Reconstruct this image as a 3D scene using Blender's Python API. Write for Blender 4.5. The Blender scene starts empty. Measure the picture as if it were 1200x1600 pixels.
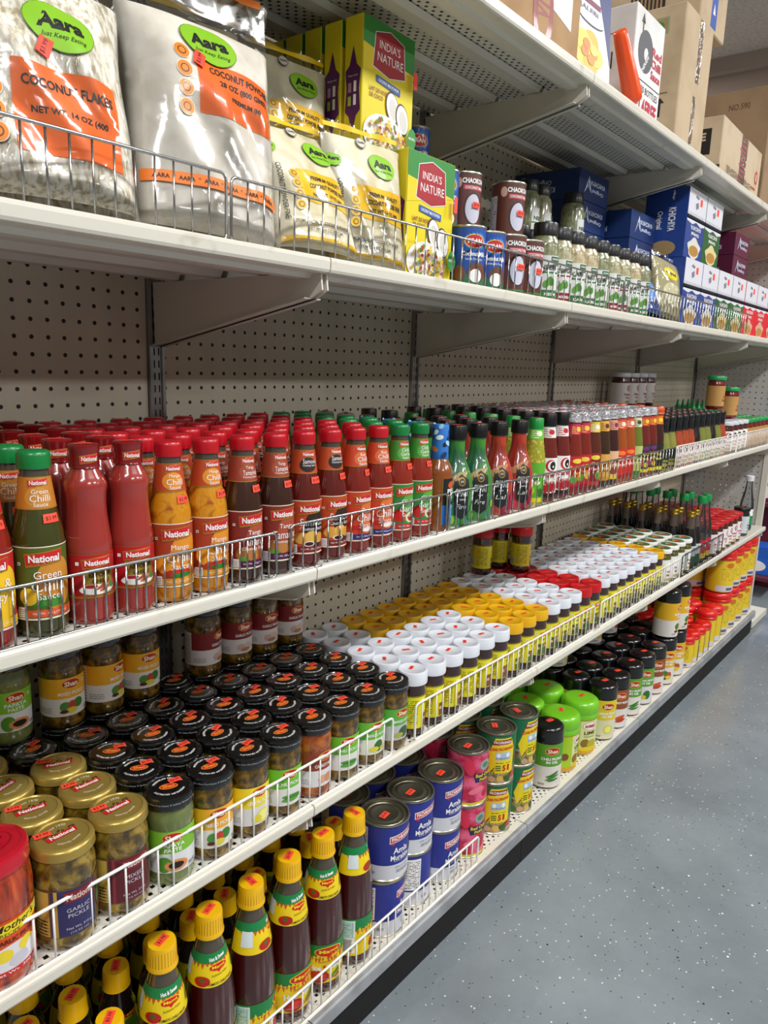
import bpy, math, random
from mathutils import Matrix, Vector
random.seed(7)
scene = bpy.context.scene
COL = scene.collection
PI = math.pi

# ------------------------------------------------------------ camera
cam_d = bpy.data.cameras.new('camera')
cam = bpy.data.objects.new('camera', cam_d); COL.objects.link(cam)
cam_d.sensor_fit = 'VERTICAL'; cam_d.sensor_height = 24.0
cam_d.lens = 24.0 * 1167.23 / 1600.0
cam_d.clip_start = 0.02; cam_d.clip_end = 60
R3 = ((0.63068, -0.77530, 0.033915), (-0.13353, -0.151466, -0.979402), (0.764468, 0.613161, -0.199053))
right, down, fwd = [Vector(r) for r in R3]
mw = Matrix.Identity(4)
for i in range(3):
    mw[i][0] = right[i]; mw[i][1] = -down[i]; mw[i][2] = -fwd[i]
cam.matrix_world = Matrix.Translation((-0.02824, -0.75915, 1.24167)) @ mw
scene.camera = cam

# ------------------------------------------------------------ colour management, world, lights
scene.view_settings.view_transform = 'Standard'
scene.view_settings.look = 'None'
scene.view_settings.gamma = 1.0
scene.view_settings.use_curve_mapping = False
scene.view_settings.exposure = 0.0
world = bpy.data.worlds.new('world'); scene.world = world
world.use_nodes = True
world.node_tree.nodes['Background'].inputs[0].default_value = (1.0, 0.95, 0.88, 1)
world.node_tree.nodes['Background'].inputs[1].default_value = 0.19

def area_lamp(name, loc, sx, sy, watts, color=(0.98, 0.985, 1.0)):
    d = bpy.data.lights.new(name, 'AREA'); d.shape = 'RECTANGLE'; d.size = sx; d.size_y = sy
    d.energy = watts; d.color = color
    o = bpy.data.objects.new(name, d); o.location = loc; COL.objects.link(o)
    return o
for lx, ly, lw in ((-1.3, -1.7, 56), (1.2, -1.7, 66), (3.7, -1.7, 72), (6.2, -1.7, 62), (0.0, -4.4, 62), (2.6, -4.4, 62), (5.2, -4.4, 62), (1.5, 1.6, 35), (4.4, 1.6, 35)):
    area_lamp('fluorescent_lamp', (lx, ly, 3.12), 1.25, 0.34, lw)

# ------------------------------------------------------------ materials
MATS = {}
def srgb(h):
    h = h.lstrip('#'); c = [int(h[i:i+2], 16) / 255 for i in (0, 2, 4)]
    return tuple(((x / 12.92) if x <= 0.04045 else ((x + 0.055) / 1.055) ** 2.4) for x in c) + (1,)
def _new(name):
    m = bpy.data.materials.new(name); m.use_nodes = True
    b = m.node_tree.nodes['Principled BSDF']
    return m, b, m.node_tree
def mat(hexc, rough=0.5, metal=0.0, coat=0.0, alpha=None):
    key = (hexc, rough, metal, coat)
    if key in MATS: return MATS[key]
    m, b, nt = _new('paint_' + hexc.lstrip('#'))
    b.inputs['Base Color'].default_value = srgb(hexc)
    b.inputs['Roughness'].default_value = rough
    b.inputs['Metallic'].default_value = metal
    if coat:
        b.inputs['Coat Weight'].default_value = coat; b.inputs['Coat Roughness'].default_value = 0.05
    MATS[key] = m
    return m
def pap(h): return mat(h, 0.48, 0, 0.12)           # printed label paper
def gls(h): return mat(h, 0.22, 0, 1.0)            # glass over an opaque filling
def pls(h): return mat(h, 0.32, 0, 0.15)           # moulded plastic
def chunky(h1, h2, h3, scale=90.0, coat=1.0, rough=0.25, bump=0.0, stretch=None):
    key = ('chunk', h1, h2, h3, scale, coat)
    if key in MATS: return MATS[key]
    m, b, nt = _new('filling_' + h1.lstrip('#'))
    tc = nt.nodes.new('ShaderNodeTexCoord'); no = nt.nodes.new('ShaderNodeTexNoise')
    mp = nt.nodes.new('ShaderNodeMapping')
    if stretch: mp.inputs['Scale'].default_value = stretch
    no.inputs['Scale'].default_value = scale; no.inputs['Detail'].default_value = 3; no.inputs['Distortion'].default_value = 0.35
    rp = nt.nodes.new('ShaderNodeValToRGB')
    rp.color_ramp.elements[0].position = 0.36; rp.color_ramp.elements[0].color = srgb(h1)
    rp.color_ramp.elements[1].position = 0.66; rp.color_ramp.elements[1].color = srgb(h3)
    e = rp.color_ramp.elements.new(0.5); e.color = srgb(h2)
    nt.links.new(tc.outputs['Object'], mp.inputs[0]); nt.links.new(mp.outputs[0], no.inputs['Vector'])
    nt.links.new(no.outputs['Fac'], rp.inputs[0]); nt.links.new(rp.outputs[0], b.inputs['Base Color'])
    b.inputs['Roughness'].default_value = rough
    if coat: b.inputs['Coat Weight'].default_value = coat; b.inputs['Coat Roughness'].default_value = 0.06
    if bump:
        bp = nt.nodes.new('ShaderNodeBump'); bp.inputs['Strength'].default_value = bump; bp.inputs['Distance'].default_value = 0.002
        nt.links.new(no.outputs['Fac'], bp.inputs['Height']); nt.links.new(bp.outputs[0], b.inputs['Normal'])
        if coat: nt.links.new(bp.outputs[0], b.inputs['Coat Normal'])
    MATS[key] = m
    return m
def film(name, tint=(1, 1, 1, 1), amount=0.3, bump=0.4, scale=18, rough=0.12):
    """clear plastic or glass: light passes, a glossy skin stays"""
    if name in MATS: return MATS[name]
    m = bpy.data.materials.new(name); m.use_nodes = True; nt = m.node_tree; nt.nodes.clear()
    out = nt.nodes.new('ShaderNodeOutputMaterial'); mix = nt.nodes.new('ShaderNodeMixShader')
    tr = nt.nodes.new('ShaderNodeBsdfTransparent'); tr.inputs[0].default_value = tint
    gl = nt.nodes.new('ShaderNodeBsdfGlossy'); gl.inputs['Color'].default_value = (0.95, 0.95, 0.95, 1)
    gl.inputs['Roughness'].default_value = rough
    fr = nt.nodes.new('ShaderNodeFresnel'); fr.inputs[0].default_value = 1.5
    ad = nt.nodes.new('ShaderNodeMath'); ad.operation = 'MULTIPLY_ADD'; ad.inputs[1].default_value = 1.0; ad.inputs[2].default_value = amount
    ad.use_clamp = True
    no = nt.nodes.new('ShaderNodeTexNoise'); no.inputs['Scale'].default_value = scale; no.inputs['Distortion'].default_value = 1.5
    tc = nt.nodes.new('ShaderNodeTexCoord'); nt.links.new(tc.outputs['Object'], no.inputs['Vector'])
    bp = nt.nodes.new('ShaderNodeBump'); bp.inputs['Strength'].default_value = bump; bp.inputs['Distance'].default_value = 0.006
    nt.links.new(no.outputs['Fac'], bp.inputs['Height'])
    for n in (gl, fr): nt.links.new(bp.outputs[0], n.inputs['Normal'])
    nt.links.new(fr.outputs[0], ad.inputs[0]); nt.links.new(ad.outputs[0], mix.inputs[0])
    nt.links.new(tr.outputs[0], mix.inputs[1]); nt.links.new(gl.outputs[0], mix.inputs[2]); nt.links.new(mix.outputs[0], out.inputs[0])
    MATS[name] = m
    return m
def crinkle(name, h, metal=0.0, rough=0.2, scale=40, strength=0.6):
    if name in MATS: return MATS[name]
    m, b, nt = _new(name)
    b.inputs['Base Color'].default_value = srgb(h); b.inputs['Metallic'].default_value = metal
    b.inputs['Roughness'].default_value = rough
    no = nt.nodes.new('ShaderNodeTexNoise'); no.inputs['Scale'].default_value = scale; no.inputs['Distortion'].default_value = 2
    tc = nt.nodes.new('ShaderNodeTexCoord'); nt.links.new(tc.outputs['Object'], no.inputs['Vector'])
    bp = nt.nodes.new('ShaderNodeBump'); bp.inputs['Strength'].default_value = strength; bp.inputs['Distance'].default_value = 0.004
    nt.links.new(no.outputs['Fac'], bp.inputs['Height']); nt.links.new(bp.outputs[0], b.inputs['Normal'])
    MATS[name] = m
    return m
def grid_holes(name, base, hole, pitch, rad, axes, stagger=False, square=False, rough=0.5, through=False, wear=0.0):
    """a sheet with a regular grid of punched holes; axes = which two world axes carry the grid"""
    if name in MATS: return MATS[name]
    m, b, nt = _new(name)
    g = nt.nodes.new('ShaderNodeNewGeometry'); sp = nt.nodes.new('ShaderNodeSeparateXYZ'); nt.links.new(g.outputs['Position'], sp.inputs[0])
    def mth(op, a, c=None):
        n = nt.nodes.new('ShaderNodeMath'); n.operation = op
        for k, x in enumerate((a, c)):
            if x is None: continue
            if isinstance(x, (int, float)): n.inputs[k].default_value = x
            else: nt.links.new(x, n.inputs[k])
        return n.outputs[0]
    U = mth('DIVIDE', sp.outputs[axes[0]], pitch); V = mth('DIVIDE', sp.outputs[axes[1]], pitch)
    def cell(u, v):
        a = mth('SUBTRACT', mth('FRACT', u), 0.5); c = mth('SUBTRACT', mth('FRACT', v), 0.5)
        if square: d = mth('MAXIMUM', mth('ABSOLUTE', a), mth('ABSOLUTE', c))
        else: d = mth('SQRT', mth('ADD', mth('MULTIPLY', a, a), mth('MULTIPLY', c, c)))
        return mth('LESS_THAN', d, rad / pitch)
    h = cell(U, V)
    if stagger: h = mth('MAXIMUM', h, cell(mth('ADD', U, 0.5), mth('ADD', V, 0.5)))
    mx = nt.nodes.new('ShaderNodeMix'); mx.data_type = 'RGBA'
    mx.inputs[6].default_value = srgb(base); mx.inputs[7].default_value = srgb(hole)
    if wear:
        no = nt.nodes.new('ShaderNodeTexNoise'); no.inputs['Scale'].default_value = 9; no.inputs['Detail'].default_value = 6
        rp = nt.nodes.new('ShaderNodeValToRGB'); rp.color_ramp.elements[0].color = srgb(base); c = list(srgb(base))
        rp.color_ramp.elements[1].color = (c[0] * (1 - wear), c[1] * (1 - wear), c[2] * (1 - wear), 1)
        rp.color_ramp.elements[0].position = 0.5; rp.color_ramp.elements[1].position = 0.75
        nt.links.new(no.outputs['Fac'], rp.inputs[0]); nt.links.new(rp.outputs[0], mx.inputs[6])
    nt.links.new(h, mx.inputs[0]); nt.links.new(mx.outputs[2], b.inputs['Base Color'])
    b.inputs['Roughness'].default_value = rough
    if through: nt.links.new(mth('SUBTRACT', 1.0, h), b.inputs['Alpha'])
    MATS[name] = m
    return m
def worn(name, base, dark, scale=6, rough=0.4, lo=0.55, hi=0.8, metal=0.0):
    if name in MATS: return MATS[name]
    m, b, nt = _new(name)
    no = nt.nodes.new('ShaderNodeTexNoise'); no.inputs['Scale'].default_value = scale; no.inputs['Detail'].default_value = 8
    g = nt.nodes.new('ShaderNodeNewGeometry'); nt.links.new(g.outputs['Position'], no.inputs['Vector'])
    rp = nt.nodes.new('ShaderNodeValToRGB'); rp.color_ramp.elements[0].color = srgb(base); rp.color_ramp.elements[1].color = srgb(dark)
    rp.color_ramp.elements[0].position = lo; rp.color_ramp.elements[1].position = hi
    nt.links.new(no.outputs['Fac'], rp.inputs[0]); nt.links.new(rp.outputs[0], b.inputs['Base Color'])
    b.inputs['Roughness'].default_value = rough; b.inputs['Metallic'].default_value = metal
    MATS[name] = m
    return m
def floor_mat():
    m, b, nt = _new('painted_concrete')
    g = nt.nodes.new('ShaderNodeNewGeometry')
    no = nt.nodes.new('ShaderNodeTexNoise'); no.inputs['Scale'].default_value = 2.2; no.inputs['Detail'].default_value = 9; no.inputs['Roughness'].default_value = 0.65
    nt.links.new(g.outputs['Position'], no.inputs['Vector'])
    rp = nt.nodes.new('ShaderNodeValToRGB'); rp.color_ramp.elements[0].color = srgb('#727a7e'); rp.color_ramp.elements[1].color = srgb('#8d9599')
    rp.color_ramp.elements[0].position = 0.3; rp.color_ramp.elements[1].position = 0.7
    nt.links.new(no.outputs['Fac'], rp.inputs[0])
    last = rp.outputs[0]
    for sc, th, colr, seed in ((24, 0.065, '#f2f2f0', 0), (26, 0.060, '#1d1e20', 5), (70, 0.13, '#dcdad6', 9), (75, 0.12, '#3a3b3d', 13)):
        vo = nt.nodes.new('ShaderNodeTexVoronoi'); vo.inputs['Scale'].default_value = sc
        mp = nt.nodes.new('ShaderNodeMapping'); mp.inputs['Location'].default_value = (seed, seed * 0.7, 0)
        nt.links.new(g.outputs['Position'], mp.inputs[0]); nt.links.new(mp.outputs[0], vo.inputs['Vector'])
        sp = nt.nodes.new('ShaderNodeSeparateColor'); nt.links.new(vo.outputs['Color'], sp.inputs[0])
        a = nt.nodes.new('ShaderNodeMath'); a.operation = 'LESS_THAN'; nt.links.new(vo.outputs['Distance'], a.inputs[0]); a.inputs[1].default_value = th
        c = nt.nodes.new('ShaderNodeMath'); c.operation = 'LESS_THAN'; nt.links.new(sp.outputs[0], c.inputs[0]); c.inputs[1].default_value = 0.42
        d = nt.nodes.new('ShaderNodeMath'); d.operation = 'MULTIPLY'; nt.links.new(a.outputs[0], d.inputs[0]); nt.links.new(c.outputs[0], d.inputs[1])
        mx = nt.nodes.new('ShaderNodeMix'); mx.data_type = 'RGBA'; mx.inputs[7].default_value = srgb(colr)
        nt.links.new(last, mx.inputs[6]); nt.links.new(d.outputs[0], mx.inputs[0]); last = mx.outputs[2]
    nt.links.new(last, b.inputs['Base Color'])
    b.inputs['Roughness'].default_value = 0.19
    n2 = nt.nodes.new('ShaderNodeTexNoise'); n2.inputs['Scale'].default_value = 60; n2.inputs['Detail'].default_value = 4
    nt.links.new(g.outputs['Position'], n2.inputs['Vector'])
    bp = nt.nodes.new('ShaderNodeBump'); bp.inputs['Strength'].default_value = 0.25; bp.inputs['Distance'].default_value = 0.004
    nt.links.new(n2.outputs['Fac'], bp.inputs['Height']); nt.links.new(bp.outputs[0], b.inputs['Normal'])
    return m
CREAM = worn('cream_shelf_enamel', '#d6d0c2', '#b3aa98', 5, 0.38, 0.6, 0.85)
LIP = worn('white_lip_enamel', '#dcd7c8', '#bcb4a0', 22, 0.3, 0.62, 0.8)
DECK = grid_holes('punched_shelf_deck', '#dedacd', '#0c0b0a', 0.0205, 0.0030, (0, 1), True, True, 0.4)
PEG = grid_holes('cream_pegboard', '#d2c8b2', '#0e0c0a', 0.0265, 0.0034, (0, 2), rough=0.55, wear=0.12)
PEGS = grid_holes('grey_end_pegboard', '#b9b6b0', '#111111', 0.0265, 0.0034, (1, 2), rough=0.55, through=True)
CHROME = worn('dull_zinc_post', '#a3a2a0', '#55504e', 7, 0.28, 0.5, 0.75, 0.85)
WIRE = mat('#b9b9b7', 0.22, 1.0)
WIREW = mat('#eceae2', 0.35, 0, 0.2)
WIRED = mat('#3c3d3f', 0.35, 0.6)
BLACK = mat('#0f0f10', 0.45)
ORANGE = mat('#ff4d33', 0.55)
INK = mat('#151515', 0.5)
WHITE = pap('#f2f0ec')
CARD = worn('corrugated_card', '#b08c62', '#9a7850', 10, 0.75, 0.45, 0.7)
CARDL = worn('pale_card', '#c9b496', '#b39c7c', 9, 0.7, 0.45, 0.7)
TIN = mat('#8c8874', 0.33, 0.9)
TINR = mat('#b4b0a0', 0.3, 0.9)

# ------------------------------------------------------------ mesh collector
class MB:
    def __init__(s): s.v = []; s.f = []; s.m = []; s.sm = []; s.mats = []
    def mi(s, m):
        if m not in s.mats: s.mats.append(m)
        return s.mats.index(m)
    def add(s, vs, fs, m, smooth=False):
        o = len(s.v); s.v.extend(vs); k = s.mi(m)
        for f in fs: s.f.append([i + o for i in f]); s.m.append(k); s.sm.append(smooth)
    def box(s, x0, y0, z0, x1, y1, z1, m):
        vs = [(x, y, z) for x in (x0, x1) for y in (y0, y1) for z in (z0, z1)]
        s.add(vs, [(0, 1, 3, 2), (4, 6, 7, 5), (0, 4, 5, 1), (2, 3, 7, 6), (0, 2, 6, 4), (1, 5, 7, 3)], m)
    def rbox(s, x0, y0, z0, x1, y1, z1, m, r=0.002):
        """box with chamfered vertical and horizontal edges"""
        xs = (x0, x0 + r, x1 - r, x1); ys = (y0, y0 + r, y1 - r, y1); zs = (z0, z0 + r, z1 - r, z1)
        pts = {}
        vs = []
        def P(x, y, z):
            k = (x, y, z)
            if k not in pts: pts[k] = len(vs); vs.append(k)
            return pts[k]
        a, b, c, d = xs; e, f_, g, h = ys; i, j, k, l = zs
        F = []
        F.append([P(b, e, j), P(c, e, j), P(c, e, k), P(b, e, k)]); F.append([P(c, h, j), P(b, h, j), P(b, h, k), P(c, h, k)])
        F.append([P(a, g, j), P(a, f_, j), P(a, f_, k), P(a, g, k)]); F.append([P(d, f_, j), P(d, g, j), P(d, g, k), P(d, f_, k)])
        F.append([P(b, f_, l), P(c, f_, l), P(c, g, l), P(b, g, l)]); F.append([P(b, g, i), P(c, g, i), P(c, f_, i), P(b, f_, i)])
        for (X, XX) in ((a, b), (d, c)):
            for (Y, YY) in ((e, f_), (h, g)):
                q = [P(XX, Y, j), P(X, YY, j), P(X, YY, k), P(XX, Y, k)]; F.append(q)
        for (X, XX) in ((a, b), (d, c)):
            for (Zz, ZZ) in ((i, j), (l, k)):
                F.append([P(X, f_, ZZ), P(X, g, ZZ), P(XX, g, Zz), P(XX, f_, Zz)])
        for (Y, YY) in ((e, f_), (h, g)):
            for (Zz, ZZ) in ((i, j), (l, k)):
                F.append([P(b, Y, ZZ), P(c, Y, ZZ), P(c, YY, Zz), P(b, YY, Zz)])
        for X, XX in ((a, b), (d, c)):
            for Y, YY in ((e, f_), (h, g)):
                for Zz, ZZ in ((i, j), (l, k)):
                    F.append([P(XX, Y, ZZ), P(X, YY, ZZ), P(XX, YY, Zz)])
        s.add(vs, F, m)
    def prism(s, poly, x0, x1, m):
        """poly in (y,z) swept along x"""
        n = len(poly)
        vs = [(x0, y, z) for y, z in poly] + [(x1, y, z) for y, z in poly]
        fs = [(i, (i + 1) % n, (i + 1) % n + n, i + n) for i in range(n)] + [tuple(range(n - 1, -1, -1)), tuple(range(n, 2 * n))]
        s.add(vs, fs, m)
    def tube(s, pts, r, m, n=6, closed=False):
        pts = [Vector(p) for p in pts]; rings = []; vs = []; fs = []
        N = len(pts)
        for i, p in enumerate(pts):
            if closed: t = pts[(i + 1) % N] - pts[i - 1]
            else: t = pts[min(i + 1, N - 1)] - pts[max(i - 1, 0)]
            t.normalize(); up = Vector((0, 1, 0)) if abs(t.y) < 0.9 else Vector((1, 0, 0))
            a = t.cross(up).normalized(); b = t.cross(a)
            for k in range(n):
                w = 2 * PI * k / n; q = p + (a * math.cos(w) + b * math.sin(w)) * r
                vs.append(tuple(q))
        for i in range(N if closed else N - 1):
            j = (i + 1) % N
            for k in range(n): fs.append((i * n + k, i * n + (k + 1) % n, j * n + (k + 1) % n, j * n + k))
        if not closed: fs += [tuple(range(n - 1, -1, -1)), tuple((N - 1) * n + k for k in range(n))]
        s.add(vs, fs, m, True)
    def lathe(s, segs, n=28, cx=0, cy=0):
        for m, prof in segs:
            runs = [[prof[0]]]
            for i in range(1, len(prof)):
                runs[-1].append(prof[i])
                if i < len(prof) - 1:
                    a = math.atan2(prof[i][1] - prof[i-1][1], prof[i][0] - prof[i-1][0])
                    b = math.atan2(prof[i+1][1] - prof[i][1], prof[i+1][0] - prof[i][0])
                    d = abs((b - a + PI) % (2 * PI) - PI)
                    if d > 0.75: runs.append([prof[i]])
            for run in runs:
                vs = []; idx = []
                for r, z in run:
                    if r < 1e-6: idx.append([len(vs)]); vs.append((cx, cy, z))
                    else:
                        idx.append(list(range(len(vs), len(vs) + n)))
                        vs += [(cx + r * math.cos(2 * PI * k / n), cy + r * math.sin(2 * PI * k / n), z) for k in range(n)]
                fs = []
                for A, B in zip(idx[:-1], idx[1:]):
                    for k in range(n):
                        k2 = (k + 1) % n
                        if len(A) == 1 and len(B) == 1: continue
                        if len(A) == 1: fs.append((A[0], B[k2], B[k]))
                        elif len(B) == 1: fs.append((A[k], A[k2], B[0]))
                        else: fs.append((A[k], A[k2], B[k2], B[k]))
                s.add(vs, fs, m, True)
    def mesh(s, name):
        me = bpy.data.meshes.new(name); me.from_pydata([tuple(v) for v in s.v], [], s.f)
        for m in s.mats: me.materials.append(m)
        me.polygons.foreach_set('material_index', s.m); me.polygons.foreach_set('use_smooth', s.sm)
        me.update()
        return me
    def xform(s, M, start=0):
        for i in range(start, len(s.v)): s.v[i] = tuple(M @ Vector(s.v[i]))

# ------------------------------------------------------------ lettering
TXT = {}
def text_mesh(body, bold=0.0):
    key = (body, bold)
    if key in TXT: return TXT[key]
    cu = bpy.data.curves.new('lettering', 'FONT'); cu.body = body; cu.size = 1; cu.resolution_u = 2; cu.offset = bold
    cu.fill_mode = 'FRONT'
    ob = bpy.data.objects.new('lettering', cu)
    me = bpy.data.meshes.new_from_object(ob)
    vs = [(v.co.x, v.co.y) for v in me.vertices]; fs = [tuple(p.vertices) for p in me.polygons]
    bpy.data.objects.remove(ob); bpy.data.curves.remove(cu); bpy.data.meshes.remove(me)
    if not vs: vs = [(0, 0), (1, 0), (1, 1)]; fs = []
    x0 = min(v[0] for v in vs); x1 = max(v[0] for v in vs); y0 = min(v[1] for v in vs); y1 = max(v[1] for v in vs)
    vs = [((x - x0) / (x1 - x0), (y - y0) / (y1 - y0)) for x, y in vs]
    TXT[key] = (vs, fs, (x1 - x0) / (y1 - y0))
    return TXT[key]

class Dec:
    """flat print laid over a surface f(u, v, offset) -> xyz"""
    def __init__(s, mb, f, e0=0.0004, step=0.00008, flat=False): s.mb = mb; s.f = f; s.e = e0; s.step = step; s.last = None; s.flat = flat
    def put(s, pts, fs, m, extra=0.0, smooth=False):
        if m is not s.last: s.e += s.step
        s.last = m
        s.mb.add([s.f(u, v, s.e + extra) for u, v in pts], fs, m, smooth)
    def rect(s, u0, v0, u1, v1, m, nu=1, nv=1, sk=0.0):
        pts = []; fs = []
        if not s.flat: nu = max(nu, int(abs(u1 - u0) / 0.004) + 1); nv = max(nv, int(abs(v1 - v0) / 0.009) + 1)
        for j in range(nv + 1):
            for i in range(nu + 1):
                v = v0 + (v1 - v0) * j / nv; u = u0 + (u1 - u0) * i / nu
                pts.append((u, v + sk * (u - u0)))
        for j in range(nv):
            for i in range(nu):
                a = j * (nu + 1) + i; fs.append((a, a + 1, a + nu + 2, a + nu + 1))
        s.put(pts, fs, m, 0, True)
    def poly(s, P, m, rings=3):
        n = len(P); cu = sum(p[0] for p in P) / n; cv = sum(p[1] for p in P) / n
        if s.flat: rings = 1
        else: rings = max(1, min(8, int(max(math.hypot(p[0] - cu, p[1] - cv) for p in P) / 0.0035) + 1))
        B = []
        for i in range(n):
            a, b = P[i], P[(i + 1) % n]
            L = math.hypot(b[0] - a[0], b[1] - a[1]); k = max(1, int(L / 0.006)) if n < 9 else 1
            k = min(k, 8)
            for t in range(k): B.append((a[0] + (b[0] - a[0]) * t / k, a[1] + (b[1] - a[1]) * t / k))
        N = len(B); pts = [(cu, cv)]
        for r in range(1, rings + 1):
            pts += [(cu + (p[0] - cu) * r / rings, cv + (p[1] - cv) * r / rings) for p in B]
        fs = [(0, 1 + i, 1 + (i + 1) % N) for i in range(N)]
        for r in range(rings - 1):
            a = 1 + r * N; b = a + N
            fs += [(a + i, b + i, b + (i + 1) % N, a + (i + 1) % N) for i in range(N)]
        s.put(pts, fs, m, 0, True)
    def ell(s, cu, cv, ru, rv, m, n=18, rot=0.0):
        c, q = math.cos(rot), math.sin(rot)
        P = [(ru * math.cos(2 * PI * i / n), rv * math.sin(2 * PI * i / n)) for i in range(n)]
        s.poly([(cu + x * c - y * q, cv + x * q + y * c) for x, y in P], m, 2)
    def text(s, body, cu, cv, w, h, m, bold=0.0, rot=0.0, slant=0.0):
        vs, fs, asp = text_mesh(body, bold)
        c, q = math.cos(rot), math.sin(rot); pts = []
        for x, y in vs:
            a = (x - 0.5) * w + slant * (y - 0.5) * h; b = (y - 0.5) * h
            pts.append((cu + a * c - b * q, cv + a * q + b * c))
        s.put(pts, fs, m, 0.0 if s.flat else 0.00025)
    def arc(s, body, R, h, span, mid, m, bold=0.0):
        """text bent around a circle in the (u, v) plane"""
        vs, fs, asp = text_mesh(body, bold)
        pts = []
        for x, y in vs:
            a = mid - (x - 0.5) * span; r = R + (y - 0.5) * h
            pts.append((r * math.cos(a), r * math.sin(a)))
        s.put(pts, fs, m, 0.0)
    def lines(s, u0, v0, u1, v1, n, m, fill=0.45):
        """small print too fine to read: thin broken strokes"""
        rnd = random.Random(int(abs(u0 * 1e5) + n)); pts = []; fs = []
        dv = (v1 - v0) / n
        for i in range(n):
            u = u0; v = v0 + dv * i
            while u < u1:
                L = rnd.uniform(0.1, 0.3) * (u1 - u0); e = min(u + L, u1)
                o = len(pts); pts += [(u, v), (e, v), (e, v + dv * fill), (u, v + dv * fill)]; fs.append((o, o + 1, o + 2, o + 3))
                u = e + 0.04 * (u1 - u0)
        s.put(pts, fs, m)

def interp(prof, z):
    for (r0, z0), (r1, z1) in zip(prof[:-1], prof[1:]):
        if z0 <= z <= z1 and z1 > z0: return r0 + (r1 - r0) * (z - z0) / (z1 - z0)
    return prof[-1][0]
def cyl(prof, R0):
    def f(u, v, e):
        r = interp(prof, v) + e; a = u / R0
        return (r * math.sin(a), -r * math.cos(a), v)
    return f
def disc(z):
    return lambda u, v, e: (u, v, z + e)
def plane(origin, ux, vx, nrm):
    o, a, b, c = Vector(origin), Vector(ux), Vector(vx), Vector(nrm)
    return lambda u, v, e: tuple(o + a * u + b * v + c * e)

# ------------------------------------------------------------ things and parts
def tag(o, label, cat, group=None, kind=None):
    if label: o['label'] = label
    if cat: o['category'] = cat
    if group: o['group'] = group
    if kind: o['kind'] = kind
    return o
def structure(name, mb, parent=None):
    o = bpy.data.objects.new(name, mb.mesh(name)); COL.objects.link(o)
    if parent: o.parent = parent
    else: o['kind'] = 'structure'
    return o
def single(name, mb, label, cat, group=None, loc=(0, 0, 0), rz=0.0, kind=None):
    o = bpy.data.objects.new(name, mb.mesh(name)); o.location = loc; o.rotation_euler = (0, 0, rz); COL.objects.link(o)
    return tag(o, label, cat, group, kind)
def part(name, mb, parent, label=None):
    o = bpy.data.objects.new(name, mb.mesh(name)); COL.objects.link(o); o.parent = parent
    if label: o['label'] = label
    return o
class Kind:
    """one kind of product: its parts once as meshes, placed again and again by copying"""
    def __init__(s, name, cat):
        s.name = name; s.cat = cat; s.parts = []; s.first = None
    def add(s, pname, mb, label=None):
        up = None                                            # a price sticker stuck on the lid belongs to the lid
        if pname == 'price_sticker':
            for n, me, lb, u, zt in s.parts:
                if n in ('lid', 'cap', 'foil_cap', 'shrink_cap') and min(v[2] for v in mb.v) > zt: up = n
        s.parts.append((pname, mb.mesh(pname), label, up, min(v[2] for v in mb.v))); return s
    def put(s, x, y, z, rz, label, group=None, tilt=None, scale=1.0):
        if s.first is None:
            r = bpy.data.objects.new(s.name, None); COL.objects.link(r); r.empty_display_size = 0.02; made = {}
            for n, me, lb, up, zt in s.parts:
                c = bpy.data.objects.new(n, me); COL.objects.link(c); c.parent = made[up] if up else r; made[n] = c
                if lb: c['label'] = lb
            s.first = r
        else:
            r = s.first.copy(); COL.objects.link(r)
            for ch in list(s.first.children):
                c = ch.copy(); COL.objects.link(c); c.parent = r
                for g in list(ch.children):
                    k = g.copy(); COL.objects.link(k); k.parent = c
        r.location = (x, y, z); r.rotation_euler = (tilt[0], tilt[1], rz) if tilt else (0, 0, rz); r.scale = (scale,) * 3
        if 'group' in r: del r['group']
        return tag(r, label, s.cat, group)
def sticker(mb, f, cu, cv, w=0.014, h=0.008, rot=0.0, txt='$3.99', e0=0.0016):
    d = Dec(mb, f, e0); c, q = math.cos(rot), math.sin(rot)
    P = [(-w/2, -h/2), (w/2, -h/2), (w/2, h/2), (-w/2, h/2)]
    d.poly([(cu + x * c - y * q, cv + x * q + y * c) for x, y in P], ORANGE, 1)
    d.text(txt, cu, cv, w * 0.72, h * 0.5, mat('#4a1510', 0.5), 0.0, rot)
ORD = ['first', 'second', 'third', 'fourth', 'fifth', 'sixth', 'seventh', 'eighth', 'ninth', 'tenth', 'eleventh', 'twelfth', 'thirteenth', 'fourteenth']

# ------------------------------------------------------------ the setting
W = 0.762; DEP = 0.405
ZA, ZB, ZC, ZD, ZE = 1.8313, 1.379, 0.9302, 0.5307, 0.1152
mb = MB(); mb.box(-3, -7, -0.05, 9, 4, 0, floor_mat()); structure('floor', mb)
mb = MB(); mb.box(-3, -7, 3.2, 9, 4, 3.25, worn('sprayed_ceiling', '#e0d6ca', '#c8beb2', 45, 0.9, 0.45, 0.7)); structure('ceiling', mb)
mb = MB(); mb.box(5.38, -5, 2.3, 5.7, 4, 3.2, mat('#a38f80', 0.8)); mb.box(5.34, -5, 3.1, 5.38, 4, 3.2, mat('#b5a496', 0.7)); structure('trim_1', mb)
mb = MB(); mb.box(7.6, -5, 0, 7.7, 4, 3.2, mat('#8a7a70', 0.8)); structure('wall_far', mb)

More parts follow.
